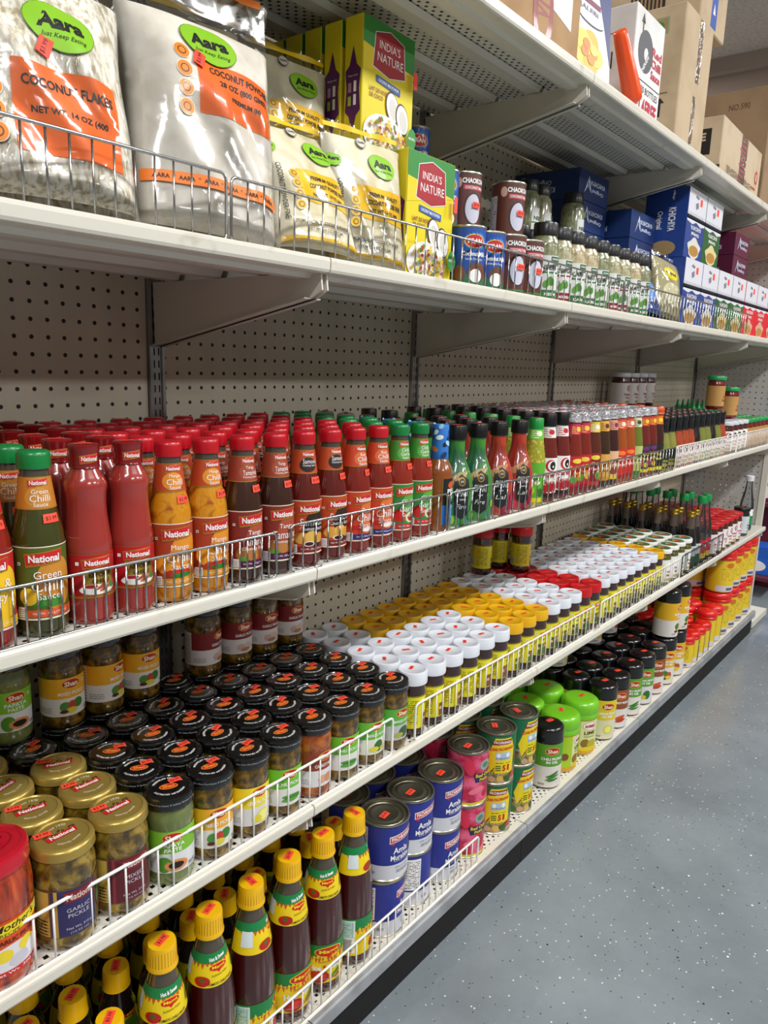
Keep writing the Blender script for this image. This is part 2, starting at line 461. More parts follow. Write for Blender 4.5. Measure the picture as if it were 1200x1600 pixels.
# ------------------------------------------------------------ shelving run
BAY = ['nearest bay on the left', 'second bay from the left', 'third bay from the left', 'fourth bay from the left', 'farthest bay on the right']
def shelf(k, z, lvl, y0=0.0, base=False):
    x0, x1 = k * W + 0.0012, (k + 1) * W - 0.0012
    t = bpy.data.objects.new('shelf', None); COL.objects.link(t); t.location = (x0, y0, z)
    L = x1 - x0; D = DEP - y0 - 0.0085
    m = MB(); m.box(0, 0.012, -0.0065, L, D, -0.001, DECK); part('deck', m, t)
    m = MB()
    if not base:
        P = [(0.012, -0.0008), (0.009, -0.0003), (0.006, 0), (0.0022, -0.0006), (0.0004, -0.003), (0, -0.006), (0.0006, -0.017), (0.0025, -0.0205), (0.006, -0.022),
             (0.030, -0.022), (0.034, -0.028), (0.058, -0.028), (0.062, -0.0085), (0.030, -0.0085), (0.012, -0.0085)]
        m.prism(P, 0, L, LIP); part('front_lip', m, t)
        m = MB()
        for a, b in ((0.115, 0.155), (0.225, 0.265), (0.335, 0.375)):
            if b < D: m.prism([(a, -0.0085), (a + 0.006, -0.019), (b - 0.006, -0.019), (b, -0.0085)], 0.004, L - 0.004, CREAM)
        part('stiffener', m, t)
        for sx in (0.003, L - 0.0055):
            m = MB(); m.prism([(0.012, -0.0285), (0.010, -0.044), (0.034, -0.056), (D - 0.002, -0.128), (D, -0.020), (0.012, -0.020)], sx, sx + 0.0028, CREAM)
            if sx < 0.1: m.prism([(0.034, -0.056), (D - 0.002, -0.128), (D - 0.002, -0.1262), (0.034, -0.0542)], sx, sx + 0.012, CREAM)
            else: m.prism([(0.034, -0.056), (D - 0.002, -0.128), (D - 0.002, -0.1262), (0.034, -0.0542)], sx - 0.010, sx + 0.0028, CREAM)
            part('bracket', m, t)
    else:
        P = [(0.012, -0.0008), (0.004, -0.0004), (0.0006, -0.003), (0, -0.006), (0.0, -0.030), (0.012, -0.030)]
        m.prism(P, 0, L, worn('scuffed_grey_lip', '#9a9c9e', '#77797b', 14, 0.4, 0.45, 0.7)); part('front_lip', m, t)
        m = MB(); m.box(0, 0.012, -0.0012, L, 0.03, -0.0008, LIP); part('front_edge', m, t)
        m = MB(); m.box(0, 0.012, -z, L, 0.016, -0.026, mat('#050505', 0.85)); part('kick_plate', m, t)
    tag(t, 'cream steel %s, %s' % (lvl, BAY[k]), 'shelf', 'shelves of the wall run')
for k in range(5):
    shelf(k, ZA, 'top shelf carrying cartons', -0.024)
    shelf(k, ZB, 'upper shelf above the sauce bottles', -0.016)
    shelf(k, ZC, 'middle shelf of sauce bottles', 0)
    shelf(k, ZD, 'shelf of small pickle jars', -0.0025)
    shelf(k, ZE, 'base shelf with black kick plate', -0.009, True)
for k in range(5):
    m = MB(); m.box(k * W + 0.0165, DEP, 0.02, (k + 1) * W - 0.0165, DEP + 0.006, 2.15, PEG)
    single('pegboard_panel', m, 'cream pegboard back panel behind the shelves, ' + BAY[k], 'back panel', 'pegboard back panels')
for k in range(0, 6):
    m = MB(); x = k * W
    m.box(x - 0.0155, DEP - 0.008, 0, x - 0.0095, DEP + 0.02, 2.15, CHROME); m.box(x + 0.0095, DEP - 0.008, 0, x + 0.0155, DEP + 0.02, 2.15, CHROME)
    m.box(x - 0.0095, DEP - 0.0045, 0, x + 0.0095, DEP + 0.018, 2.15, CHROME)
    t = bpy.data.objects.new('shelf_upright', m.mesh('shelf_upright')); COL.objects.link(t)
    s = MB(); z = 0.14
    while z < 2.1:
        for sx in (-0.0045, 0.0045): s.box(x + sx - 0.0009, DEP - 0.0052, z, x + sx + 0.0009, DEP - 0.0046, z + 0.0125, mat('#0b0b0b', 0.8))
        z += 0.0215
    part('slot_row', s, t)
    tag(t, 'zinc slotted upright post, ' + ['at the near left end of the run', 'between first and second bay', 'between second and third bay', 'between third and fourth bay', 'between fourth and last bay', 'in the far corner beside the grey end panel'][k], 'upright', 'slotted posts of the shelving run')
m = MB(); m.box(5 * W + 0.005, 0.045, 0.03, 5 * W + 0.011, DEP - 0.01, 2.15, PEGS)
t = bpy.data.objects.new('end_panel', m.mesh('end_panel')); COL.objects.link(t)
m = MB(); m.box(5 * W - 0.002, 0.02, 0, 5 * W + 0.022, 0.045, 2.15, CREAM); part('front_post', m, t)
tag(t, 'grey perforated end panel closing the far end of the shelves', 'end panel')

def fence(x0, x1, z, h, sp, m, label, y=0.007, r=0.0027, rt=0.0036):
    t = bpy.data.objects.new('shelf_fence', None); COL.objects.link(t); t.location = (x0, y, z)
    L = x1 - x0; c = 0.008; pts = []
    for cx, cz, a0 in ((c, c, PI), (L - c, c, 1.5 * PI), (L - c, h - c, 0), (c, h - c, 0.5 * PI)):
        for i in range(5):
            a = a0 + i * PI / 8; pts.append((cx + c * math.cos(a), 0, cz + c * math.sin(a)))
    f = MB(); f.tube(pts, rt * 0.5 + 0.0003, m, 6, True); part('frame', f, t)
    g = MB(); n = max(2, int(round(L / sp)))
    for i in range(1, n):
        x = L * i / n; g.tube([(x, 0.001, 0.0), (x, 0.001, h)], r * 0.5, m, 5)
    for i in range(2):                                      # clips that hook over the lip
        x = L * (0.12 + 0.76 * i); g.tube([(x, 0, 0.001), (x + 0.004, -0.004, -0.0005), (x + 0.014, -0.004, -0.0005), (x + 0.018, 0, 0.001)], 0.0011, m, 5)
    part('wire_grille', g, t)
    tag(t, label, 'wire fence', 'wire fences along the shelf edges')
fence(0.10, 0.598, ZB, 0.078, 0.0255, WIRE, 'chrome wire fence before the two big clear coconut bags')
fence(0.606, 1.855, ZB, 0.076, 0.027, WIRE, 'long chrome wire fence before yellow packets, cans and spice bottles')
fence(1.862, 3.05, ZB, 0.076, 0.027, WIRE, 'chrome wire fence in front of the blue and green snack boxes')
fence(0.06, 0.684, ZC, 0.066, 0.0132, WIRE, 'closely spaced chrome fence before the ketchup and mango bottles')
fence(0.712, 1.114, ZC, 0.072, 0.027, WIRE, 'chrome fence before the samosa and red chilli sauce bottles')
fence(1.122, 2.395, ZC, 0.072, 0.027, WIRE, 'long chrome fence before the sleeved sauces and foil capped bottles')
fence(2.402, 3.12, ZC, 0.074, 0.020, WIREW, 'white wire fence before the black capped mustard bottles')
fence(3.13, 3.80, ZC, 0.074, 0.020, WIREW, 'white wire fence before the green lidded jars at the far end')
fence(0.05, 0.974, ZD, 0.073, 0.0235, WIREW, 'white wire fence before the gold and black lidded pickle jars', r=0.0030, rt=0.0042)
fence(1.044, 1.862, ZD, 0.073, 0.0235, WIREW, 'white wire fence before white and yellow lidded jars', r=0.0030, rt=0.0042)
fence(1.905, 2.585, ZD, 0.073, 0.0235, WIREW, 'white wire fence before the far white lidded jars', r=0.0030, rt=0.0042)
fence(2.60, 3.10, ZD, 0.078, 0.020, WIRED, 'dark wire fence in front of the gold capped dark sauce bottles')
fence(0.40, 1.313, ZE, 0.070, 0.0235, WIREW, 'white wire fence on the base shelf before the tall ketchup bottles and blue cans', r=0.0030, rt=0.0042)

# ------------------------------------------------------------ tall sauce bottles
RED = pap('#c4161c'); GOLD = mat('#b78a2a', 0.35, 0.5); CREAMW = pap('#efe3c8')
NP = [(0, 0), (0.0225, 0), (0.0265, 0.0035), (0.0275, 0.010), (0.0275, 0.105), (0.0262, 0.118), (0.0205, 0.1425), (0.0158, 0.178), (0.0150, 0.181), (0.0150, 0.187)]
def logo(d, cu, cv, w, h, bold=0.02):
    d.poly([(cu - w * .52, cv - h * .62), (cu + w * .5, cv - h * .36), (cu + w * .54, cv + h * .60), (cu - w * .56, cv + h * .36)], GOLD, 3)
    d.poly([(cu - w * .5, cv - h * .5), (cu + w * .48, cv - h * .28), (cu + w * .52, cv + h * .52), (cu - w * .54, cv + h * .30)], RED, 3)
    d.text('National', cu, cv, w * .86, h * .52, WHITE, bold)
def nat(cap, liq, neckc, base, low, stripe, words, pic, group=None):
    K = Kind('sauce_bottle', 'sauce bottle')
    b = MB(); b.lathe([(liq, NP[:-3]), (mat('#4b4238', 0.12, 0, 1.0), NP[-4:])]); K.add('glass_bottle', b)
    c = MB(); c.lathe([(cap, [(0.0150, 0.1855), (0.0170, 0.1858), (0.0174, 0.188), (0.0174, 0.2), (0.0166, 0.2032), (0.0145, 0.2048), (0, 0.2052)])]); K.add('cap', c)
    m = MB(); d = Dec(m, cyl(NP, 0.0275)); d.rect(-0.066, 0.0215, 0.066, 0.1035, base, 44, 1)
    d.rect(-0.066, 0.1025, 0.066, 0.1036, CREAMW, 40); d.ell(0.012, 0.062, 0.022, 0.030, low, 24)
    for (cu, cv, ru, rv, mm) in pic: d.ell(cu, cv, ru, rv, mm, 14)
    d.rect(-0.066, 0.0215, 0.066, 0.0235, CREAMW, 40); d.rect(-0.066, 0.0245, 0.066, 0.0330, stripe, 40)
    d.text('Net Wt. 300 g (10.6 oz)', 0.004, 0.0287, 0.036, 0.0035, WHITE)
    d.rect(-0.031, 0.0245, -0.020, 0.036, WHITE, 5); d.lines(-0.030, 0.026, -0.021, 0.035, 4, mat('#777777', 0.6))
    logo(d, 0.0, 0.0905, 0.036, 0.0155, 0.03)
    v = 0.0765
    for i, (wd, h) in enumerate(words):
        wv = text_mesh(wd)[2] * h * 0.95; d.text(wd, 0.003, v - h / 2, min(wv, 0.038), h, WHITE, 0.0); v -= h + 0.0018
    d.rect(-0.028, 0.083, -0.0245, 0.0865, WHITE); d.ell(-0.0262, 0.0848, 0.0010, 0.0010, pap('#207030'), 8)
    K.add('label', m)
    m = MB(); d = Dec(m, cyl(NP, 0.0180)); d.rect(-0.050, 0.1435, 0.050, 0.1775, neckc, 36, 3)
    d.rect(-0.050, 0.1428, 0.050, 0.1441, GOLD, 36); d.rect(-0.050, 0.1771, 0.050, 0.1778, GOLD, 36)
    d.ell(-0.001, 0.156, 0.013, 0.011, low, 18)
    logo(d, 0, 0.1715, 0.021, 0.0088, 0.02); v = 0.1645
    for wd, h in words:
        h *= 0.58; wv = text_mesh(wd)[2] * h * 0.95; d.text(wd, 0.001, v - h / 2, min(wv, 0.020), h, WHITE); v -= h + 0.001
    K.add('neck_label', m)
    m = MB(); sticker(m, cyl(NP, 0.0220), 0.010, 0.133, 0.0165, 0.0095, 0.0); K.add('price_sticker', m)
    return K
RC = pls('#b80d1c'); GC = pls('#0f7a38')
def e(*a): return a
K_GREEN = nat(GC, gls('#3b3d0c'), pap('#c17a22'), pap('#51601c'), pap('#c8862a'), pap('#d8582a'), (('Green', .0085), ('Chilli', .0125), ('Sauce', .0075)),
    [(-0.006, 0.043, 0.014, 0.007, pap('#2f7a22')), (0.008, 0.041, 0.012, 0.006, pap('#3f8a2a')), (-0.018, 0.048, 0.010, 0.010, pap('#e8c028'))])
K_MANGO = nat(RC, chunky('#c77a06', '#d08c10', '#9a4a08', 55), pap('#b8441c'), pap('#a83a1a'), pap('#dd8a1c'), pap('#e09a1e'), (('Mango', .0085), ('Chilli', .0125), ('Sauce', .0075)),
    [(-0.016, 0.052, 0.013, 0.013, pap('#f0a020')), (0.000, 0.040, 0.018, 0.005, pap('#c4261a')), (0.004, 0.037, 0.014, 0.0035, pap('#2c7a28'))])
K_TAM = nat(RC, gls('#37180a'), pap('#963c26'), pap('#82261e'), pap('#a6482c'), pap('#4c1444'), (('Tangy', .0085), ('Tamarind', .0115), ('Chutney Sauce', .006)),
    [(-0.014, 0.044, 0.011, 0.010, pap('#a5642c')), (-0.001, 0.042, 0.011, 0.009, pap('#b7763a')), (0.016, 0.045, 0.010, 0.009, pap('#9a5a28')), (-0.014, 0.036, 0.008, 0.004, pap('#5a9a2a'))])
K_SAM = nat(RC, gls('#5e1208'), pap('#bb4a22'), pap('#b8441c'), pap('#2a120c'), pap('#7a1a14'), (('Samosa', .0115), ('Chutney Sauce', .007)),
    [(-0.014, 0.046, 0.012, 0.009, pap('#d8a040')), (0.002, 0.048, 0.011, 0.009, pap('#e0b050')), (0.016, 0.045, 0.011, 0.008, pap('#cf9436')), (-0.002, 0.037, 0.009, 0.004, pap('#f0ece0')), (-0.002, 0.037, 0.007, 0.003, pap('#3a120c'))])
K_RCH = nat(RC, gls('#7a1a0c'), pap('#cc4420'), pap('#c63d1c'), pap('#d96a34'), pap('#2a2870'), (('Red', .0085), ('Chilli', .0125), ('Sauce', .0085)),
    [(-0.010, 0.044, 0.018, 0.0045, pap('#b81a14')), (0.010, 0.040, 0.016, 0.004, pap('#f0e6da'))])
K_GAR = nat(GC, gls('#8a220e'), pap('#3a8a2a'), pap('#2c8438'), pap('#5aa43a'), pap('#c4262a'), (('Chilli', .0100), ('Garlic', .0100), ('Sauce', .0075)),
    [(-0.012, 0.048, 0.013, 0.012, pap('#c81c18')), (0.012, 0.044, 0.013, 0.010, pap('#e8dcb8')), (0.012, 0.044, 0.009, 0.007, pap('#a83018'))])
K_HOT = nat(RC, gls('#8a1a0e'), pap('#c41a1c'), pap('#c01a1a'), pap('#f0c020'), pap('#f0c020'), (('Hot &', .0115), ('Spicy', .0125)),
    [(-0.008, 0.044, 0.012, 0.010, pap('#a01210'))])

KP = [(r, z * 0.962) for r, z in [(0, 0), (0.0225, 0), (0.0262, 0.004), (0.0268, 0.009), (0.0262, 0.0125), (0.0268, 0.016), (0.0262, 0.0195), (0.0268, 0.023), (0.0262, 0.0265), (0.0268, 0.030), (0.0268, 0.082), (0.0262, 0.085), (0.0268, 0.088), (0.0268, 0.098),
      (0.0248, 0.112), (0.0228, 0.132), (0.0222, 0.146), (0.0228, 0.158), (0.0240, 0.166), (0.0238, 0.170), (0.0205, 0.178), (0.0158, 0.186), (0.0148, 0.189)]]
K_KET = Kind('ketchup_bottle', 'ketchup bottle')
b = MB(); b.lathe([(gls('#9c3129'), KP)]); K_KET.add('glass_bottle', b)
c = MB(); cp = [(0.0150, 0.181), (0.0172, 0.1820), (0.0164, 0.1845), (0.0166, 0.200), (0.0172, 0.202), (0.0172, 0.2065), (0.0158, 0.2078), (0, 0.2081)]
c.lathe([(mat('#7c0f14', 0.22, 0, 0.8), cp)]); d = Dec(c, cyl([(0.0166, 0.18), (0.0166, 0.21)], 0.0166)); logo(d, 0, 0.1925, 0.020, 0.0098, 0.02); K_KET.add('cap', c)
m = MB(); d = Dec(m, cyl(KP, 0.0268)); d.rect(-0.070, 0.0325, 0.070, 0.0845, pap('#b01018'), 46); d.rect(-0.070, 0.0815, 0.070, 0.0845, GOLD, 46); d.rect(-0.070, 0.0325, 0.070, 0.0350, GOLD, 46)
d.rect(-0.016, 0.036, 0.020, 0.066, pap('#9a7a1e'), 12); d.text('KETCHUP', 0.003, 0.060, 0.026, 0.0055, mat('#1a1406', 0.6), 0.02); d.text('CHILLI', 0.003, 0.0525, 0.020, 0.005, mat('#1a1406', 0.6), 0.02)
d.ell(0, 0.0425, 0.021, 0.0060, WHITE, 24); d.ell(-0.008, 0.0455, 0.0095, 0.0035, WHITE, 18); d.ell(-0.008, 0.0465, 0.0075, 0.0022, pap('#a81420'), 18)
d.ell(0.006, 0.047, 0.010, 0.0022, pap('#a8542a'), 14, 0.5); d.ell(0.010, 0.044, 0.010, 0.0022, pap('#b8643a'), 14, 0.4); d.ell(0.017, 0.0455, 0.004, 0.0035, pap('#4a8a3a'), 10)
logo(d, 0.0, 0.0745, 0.032, 0.0120, 0.03); d.rect(-0.024, 0.072, -0.020, 0.076, WHITE); K_KET.add('label', m)
m = MB(); sticker(m, disc(0.2081), 0, 0.001, 0.018, 0.010, 0.15, e0=0.0004); K_KET.add('price_sticker', m)

# peri peri bottle with patterned wrap
PP = [(0, 0), (0.024, 0), (0.0255, 0.003), (0.0262, 0.008), (0.0262, 0.108), (0.0245, 0.118), (0.0180, 0.130), (0.0158, 0.138)]
K_PERI = Kind('sauce_bottle', 'sauce bottle')
b = MB(); b.lathe([(gls('#8a4a1c'), PP)]); K_PERI.add('glass_bottle', b)
c = MB(); c.lathe([(pap('#2c74c4'), [(0.0152, 0.134), (0.0168, 0.136), (0.0160, 0.150), (0.0150, 0.175), (0.0156, 0.196), (0.0145, 0.199), (0, 0.1995)])])
d = Dec(c, cyl([(0.0164, 0.136), (0.0160, 0.150), (0.0150, 0.175), (0.0156, 0.197)], 0.0156)); rnd = random.Random(3)
for i in range(11):
    a = -0.046 + 0.0092 * i; v = 0.143 + (i * 7 % 5) * 0.011
    d.ell(a, v, 0.0075, 0.0045, pap(['#16305e', '#9fd0ee', '#12131a', '#d8742a', '#e8f0f4'][i % 5]), 12, 0.7 * (i % 3) - 0.5)
    d.ell(a + .002, 0.1965 - (i * 3 % 4) * 0.011, 0.0055, 0.004, pap(['#9fd0ee', '#12131a', '#16305e', '#e8f0f4'][i % 4]), 12, 0.9)
K_PERI.add('cap_wrap', c)
m = MB(); d = Dec(m, cyl(PP, 0.0262)); d.rect(-0.004, 0.012, 0.050, 0.100, pap('#101318'), 20); d.rect(-0.004, 0.012, 0.050, 0.050, pap('#1668b8'), 20); d.ell(0.022, 0.036, 0.018, 0.012, pap('#4aa4e0'), 18, 0.4)
d.ell(0.018, 0.088, 0.011, 0.007, pap('#d2501e'), 16); d.text('PERI', 0.018, 0.0765, 0.024, 0.0085, WHITE, 0.03); d.text('PERI', 0.018, 0.0655, 0.024, 0.0085, WHITE, 0.03); d.text('SAUCE', 0.018, 0.0578, 0.012, 0.003, WHITE); d.text('MILD', 0.018, 0.046, 0.014, 0.005, WHITE, .02)
d.rect(-0.0055, 0.012, -0.004, 0.100, GOLD); K_PERI.add('label', m)

# broad sleeved bottles
OP = [(0, 0), (0.0325, 0), (0.0348, 0.004), (0.0355, 0.010), (0.0355, 0.078), (0.0330, 0.092), (0.0230, 0.118), (0.0180, 0.130), (0.0162, 0.145), (0.0160, 0.168)]
def sleeve(h1, h2, h3, bandc, berries, word2):
    K = Kind('sauce_bottle', 'sauce bottle')
    b = MB(); b.lathe([(chunky(h1, h2, h3, 26, 1.0, 0.3, 0, (1, 1, 0.4)), OP)])
    K.add('sleeved_bottle', b)
    c = MB(); c.lathe([(pls('#0c0c0d'), [(0.0160, 0.1665), (0.0190, 0.167), (0.0192, 0.169), (0.0190, 0.192), (0.0178, 0.1945), (0, 0.1948)])]); K.add('cap', c)
    m = MB(); d = Dec(m, cyl(OP, 0.0355)); d.poly([(-0.034, 0.090), (-0.006, 0.106), (0.024, 0.108), (0.010, 0.098), (-0.010, 0.086), (-0.034, 0.076)], pap(bandc), 3)
    d.poly([(-0.017, 0.092), (0, 0.103), (0.017, 0.092), (0.0145, 0.024), (0, 0.015), (-0.0145, 0.024)], pap('#15191a'), 4)
    d.ell(0, 0.0885, 0.0075, 0.0085, GOLD, 16); d.ell(0, 0.0885, 0.0055, 0.0065, pap('#2a2a28'), 16); d.text('KFI', 0, 0.0885, 0.006, 0.004, WHITE)
    d.text('OHAAT', 0, 0.068, 0.027, 0.0155, pap('#d0d4d0'), 0.02); d.text('sauce', 0, 0.054, 0.009, 0.003, WHITE); d.text(word2, 0, 0.040, 0.020, 0.009, pap('#d8d8d0'), 0, 0, 0.3)
    for i, (cu, cv, r) in enumerate(((-0.026, 0.030, .011), (-0.020, 0.014, .010), (0.022, 0.022, .010), (0.030, 0.036, .008), (-0.034, 0.048, .008), (0.004, 0.010, .007))): d.ell(cu, cv, r * .7, r, pap(berries[i % len(berries)]), 12)
    K.add('label', m)
    m = MB(); sticker(m, disc(0.1948), 0, 0, 0.018, 0.010, 0.3, e0=0.0004); K.add('price_sticker', m)
    return K
K_OG = sleeve('#1f5a3a', '#3f8a2a', '#235e68', '#a8905c', ('#86b02a', '#a8c83a', '#3a7a2a'), 'Fire')
K_OR = sleeve('#8a2016', '#b83a20', '#6a1a4a', '#b07a4a', ('#b81a3a', '#d83a5a', '#8a1228'), 'Lal')

# slender bottle family: lime, schezwan, foil-capped, shrink-banded
SP = [(0, 0), (0.0225, 0), (0.0255, 0.003), (0.0263, 0.009), (0.0263, 0.098), (0.0250, 0.112), (0.0195, 0.146), (0.0160, 0.172), (0.0152, 0.180)]
def slender(liq, capm, capp, neckc, z0, z1, base, low, title, tcol, dot=None, cat='sauce bottle', logo2=None, foil=False, pic=None, scale=1):
    K = Kind('sauce_bottle', cat)
    b = MB(); b.lathe([(liq, SP)], 24); K.add('glass_bottle', b)
    c = MB(); c.lathe([(capm, capp)], 20); K.add('foil_cap' if foil else 'cap', c)
    m = MB(); d = Dec(m, cyl(SP, 0.0263)); d.rect(-0.072, z0, 0.072, z1, base, 36, 2); d.rect(-0.072, z0, 0.072, z0 + 0.010, low, 36)
    if pic:
        for (cu, cv, ru, rv, h) in pic: d.ell(cu, cv, ru, rv, pap(h), 12)
    if dot:
        d.ell(0.004, z1 - 0.018, 0.013, 0.014, pap('#c41a24'), 18); d.ell(0.007, z1 - 0.018, 0.0105, 0.0115, WHITE, 18); d.ell(0.009, z1 - 0.018, 0.0075, 0.0100, pap('#151515'), 16); d.ell(0.0095, z1 - 0.020, 0.002, 0.003, WHITE, 8)
    if logo2: d.ell(0, z1 - 0.012, 0.014, 0.006, pap(logo2), 16)
    y = z1 - (0.040 if dot else 0.028)
    for t, h in title: d.text(t, 0.002, y, min(text_mesh(t)[2] * h, 0.042), h, pap(tcol), 0.02, 0, 0.15); y -= h + 0.004
    K.add('label', m)
    if neckc:
        m = MB(); d = Dec(m, cyl(SP, 0.0185)); d.rect(-0.052, 0.150, 0.052, 0.1765, pap(neckc), 28, 3); d.ell(0.004, 0.163, 0.008, 0.006, pap(tcol), 12); d.lines(-0.016, 0.153, 0.002, 0.172, 4, pap(tcol)); K.add('neck_label', m)
    m = MB(); zt = capp[-1][1]; sticker(m, disc(zt), 0, 0, 0.017, 0.010, 0.3, e0=0.0004); K.add('price_sticker', m)
    return K
FOIL = crinkle('silver_foil', '#c9c9cc', 1.0, 0.22, 220, 1.0)
CAPB = [(0.0150, 0.175), (0.0178, 0.1755), (0.0182, 0.178), (0.0178, 0.203), (0.0168, 0.2052), (0, 0.2055)]
CAPF = [(0.0155, 0.178), (0.0178, 0.1785), (0.0205, 0.181), (0.0185, 0.185), (0.0192, 0.189), (0.0186, 0.199), (0.0150, 0.2035), (0.0080, 0.2042), (0, 0.2050)]
CAPG = [(0.0150, 0.171), (0.0166, 0.1715), (0.0168, 0.174), (0.0164, 0.195), (0.0150, 0.1972), (0, 0.1975)]
K_LIME = slender(chunky('#b8a02a', '#8a9a1e', '#d8c860', 140), pls('#1a8c3a'), CAPG, '#6cbc3a', 0.008, 0.098, pap('#5cae2a'), pap('#d8d020'), (('Lime', .012), ('Mix', .010)), '#f2f2d0', pic=[(-0.01, 0.035, 0.008, 0.010, '#c8d82a'), (0.012, 0.030, 0.008, 0.010, '#2a6a1e'), (-0.004, 0.060, 0.012, 0.008, '#2f8a2a')])
K_SCH = slender(gls('#6a1a12'), pls('#0e0e0f'), CAPB, '#e8e4de', 0.012, 0.104, pap('#eae6e0'), pap('#1c1414'), (('Schezwan', .012), ('Sauce', .010)), '#c01a28', dot=True, pic=[(0.004, 0.034, 0.022, 0.016, '#b01420')])
F_A = slender(gls('#7a1e10'), FOIL, CAPF, '#c41e4a', 0.014, 0.098, pap('#bc1c2c'), pap('#8a1420'), (('Red Chilli', .009), ('Sauce', .008)), '#f0c83a', logo2='#f0d040', foil=True, pic=[(-0.008, 0.040, 0.010, 0.010, '#5a9a2a'), (0.012, 0.045, 0.010, 0.010, '#e0b040')])
F_B = slender(gls('#5a200e'), FOIL, CAPF, '#d8c040', 0.014, 0.098, pap('#8a1a20'), pap('#c43020'), (('Ginger', .009), ('Garlic', .008)), '#f0e8d0', logo2='#e8d83a', foil=True, pic=[(0.010, 0.040, 0.010, 0.012, '#6aa03a')])
F_C = slender(gls('#3a2008'), FOIL, CAPF, '#e0aa44', 0.020, 0.090, pap('#d8a44a'), pap('#c08a34'), (('Imli', .012), ('Chutney', .008)), '#5a1a14', foil=True)
F_D = slender(gls('#3a1210'), FOIL, CAPF, '#d89a78', 0.018, 0.094, pap('#dcb48a'), pap('#e0c030'), (('Date', .011), ('Sauce', .008)), '#7a1a3a', foil=True, pic=[(0, 0.040, 0.014, 0.010, '#8a3a1a')])
F_E = slender(gls('#a04a0c'), FOIL, CAPF, '#d84a2a', 0.014, 0.096, pap('#c82a20'), pap('#a01a18'), (('Chilli', .011), ('Sauce', .009)), '#f4e0c0', logo2='#f08030', foil=True, pic=[(-0.004, 0.034, 0.016, 0.007, '#d81a14')])
F_F = slender(gls('#6a741e'), FOIL, CAPF, '#d8d4b0', 0.014, 0.096, pap('#b8c070'), pap('#3a7a2a'), (('Green', .010), ('Chutney', .008)), '#2a4a14', foil=True)
F_G = slender(gls('#6e1a12'), FOIL, CAPF, '#c43a20', 0.014, 0.096, pap('#3a2a1a'), pap('#e8d020'), (('Mixed', .009), ('Sauce', .008)), '#f0c030', logo2='#6a2a70', foil=True, pic=[(-0.010, 0.040, 0.009, 0.009, '#c43a6a'), (0.006, 0.036, 0.010, 0.008, '#d8c040')])
F_H = slender(gls('#3a120e'), pls('#c8501a'), CAPF, '#d86a1e', 0.012, 0.090, pap('#1a1c12'), pap('#e8d820'), (('Hot', .011), ('Sauce', .009)), '#e8d020')
MP = [(0, 0), (0.021, 0), (0.0238, 0.003), (0.0242, 0.008), (0.0242, 0.075), (0.0215, 0.092), (0.0135, 0.124), (0.0125, 0.135)]
def banded(liq, base, title, tcol, dot=True):
    K = Kind('sauce_bottle', 'sauce bottle')
    b = MB(); b.lathe([(liq, MP)], 20); K.add('glass_bottle', b)
    c = MB(); c.lathe([(mat('#101114', 0.3, 0, 0.5), [(0.0150, 0.118), (0.0142, 0.122), (0.0140, 0.150), (0.0148, 0.153), (0.0146, 0.1675), (0.0135, 0.1695), (0, 0.170)])], 18); K.add('shrink_cap', c)
    m = MB(); d = Dec(m, cyl(MP, 0.0242)); d.rect(-0.064, 0.010, 0.064, 0.068, pap(base), 32)
    if dot: d.ell(0.002, 0.056, 0.010, 0.009, pap('#c41a24'), 16); d.ell(0.005, 0.056, 0.0085, 0.008, WHITE, 16); d.ell(0.006, 0.056, 0.006, 0.0070, pap('#151515'), 14)
    d.text(title, 0, 0.034, 0.032, 0.009, pap(tcol), 0.02); d.ell(0, 0.020, 0.012, 0.006, pap('#b8a050'), 12); K.add('label', m)
    m = MB(); sticker(m, disc(0.170), 0, 0, 0.015, 0.009, 0.3, e0=0.0004); K.add('price_sticker', m)
    return K
M_A = banded(gls('#8a8a3c'), '#1c2a16', 'Mustard', '#c8d040', False)
M_B = banded(gls('#a8421a'), '#e6e2da', 'Chilli', '#b01a24')
M_C = banded(gls('#1e1210'), '#e6e2da', 'Soy', '#b01a24')
M_D = banded(gls('#7c8030'), '#e6e2da', 'Green', '#2a6a24')

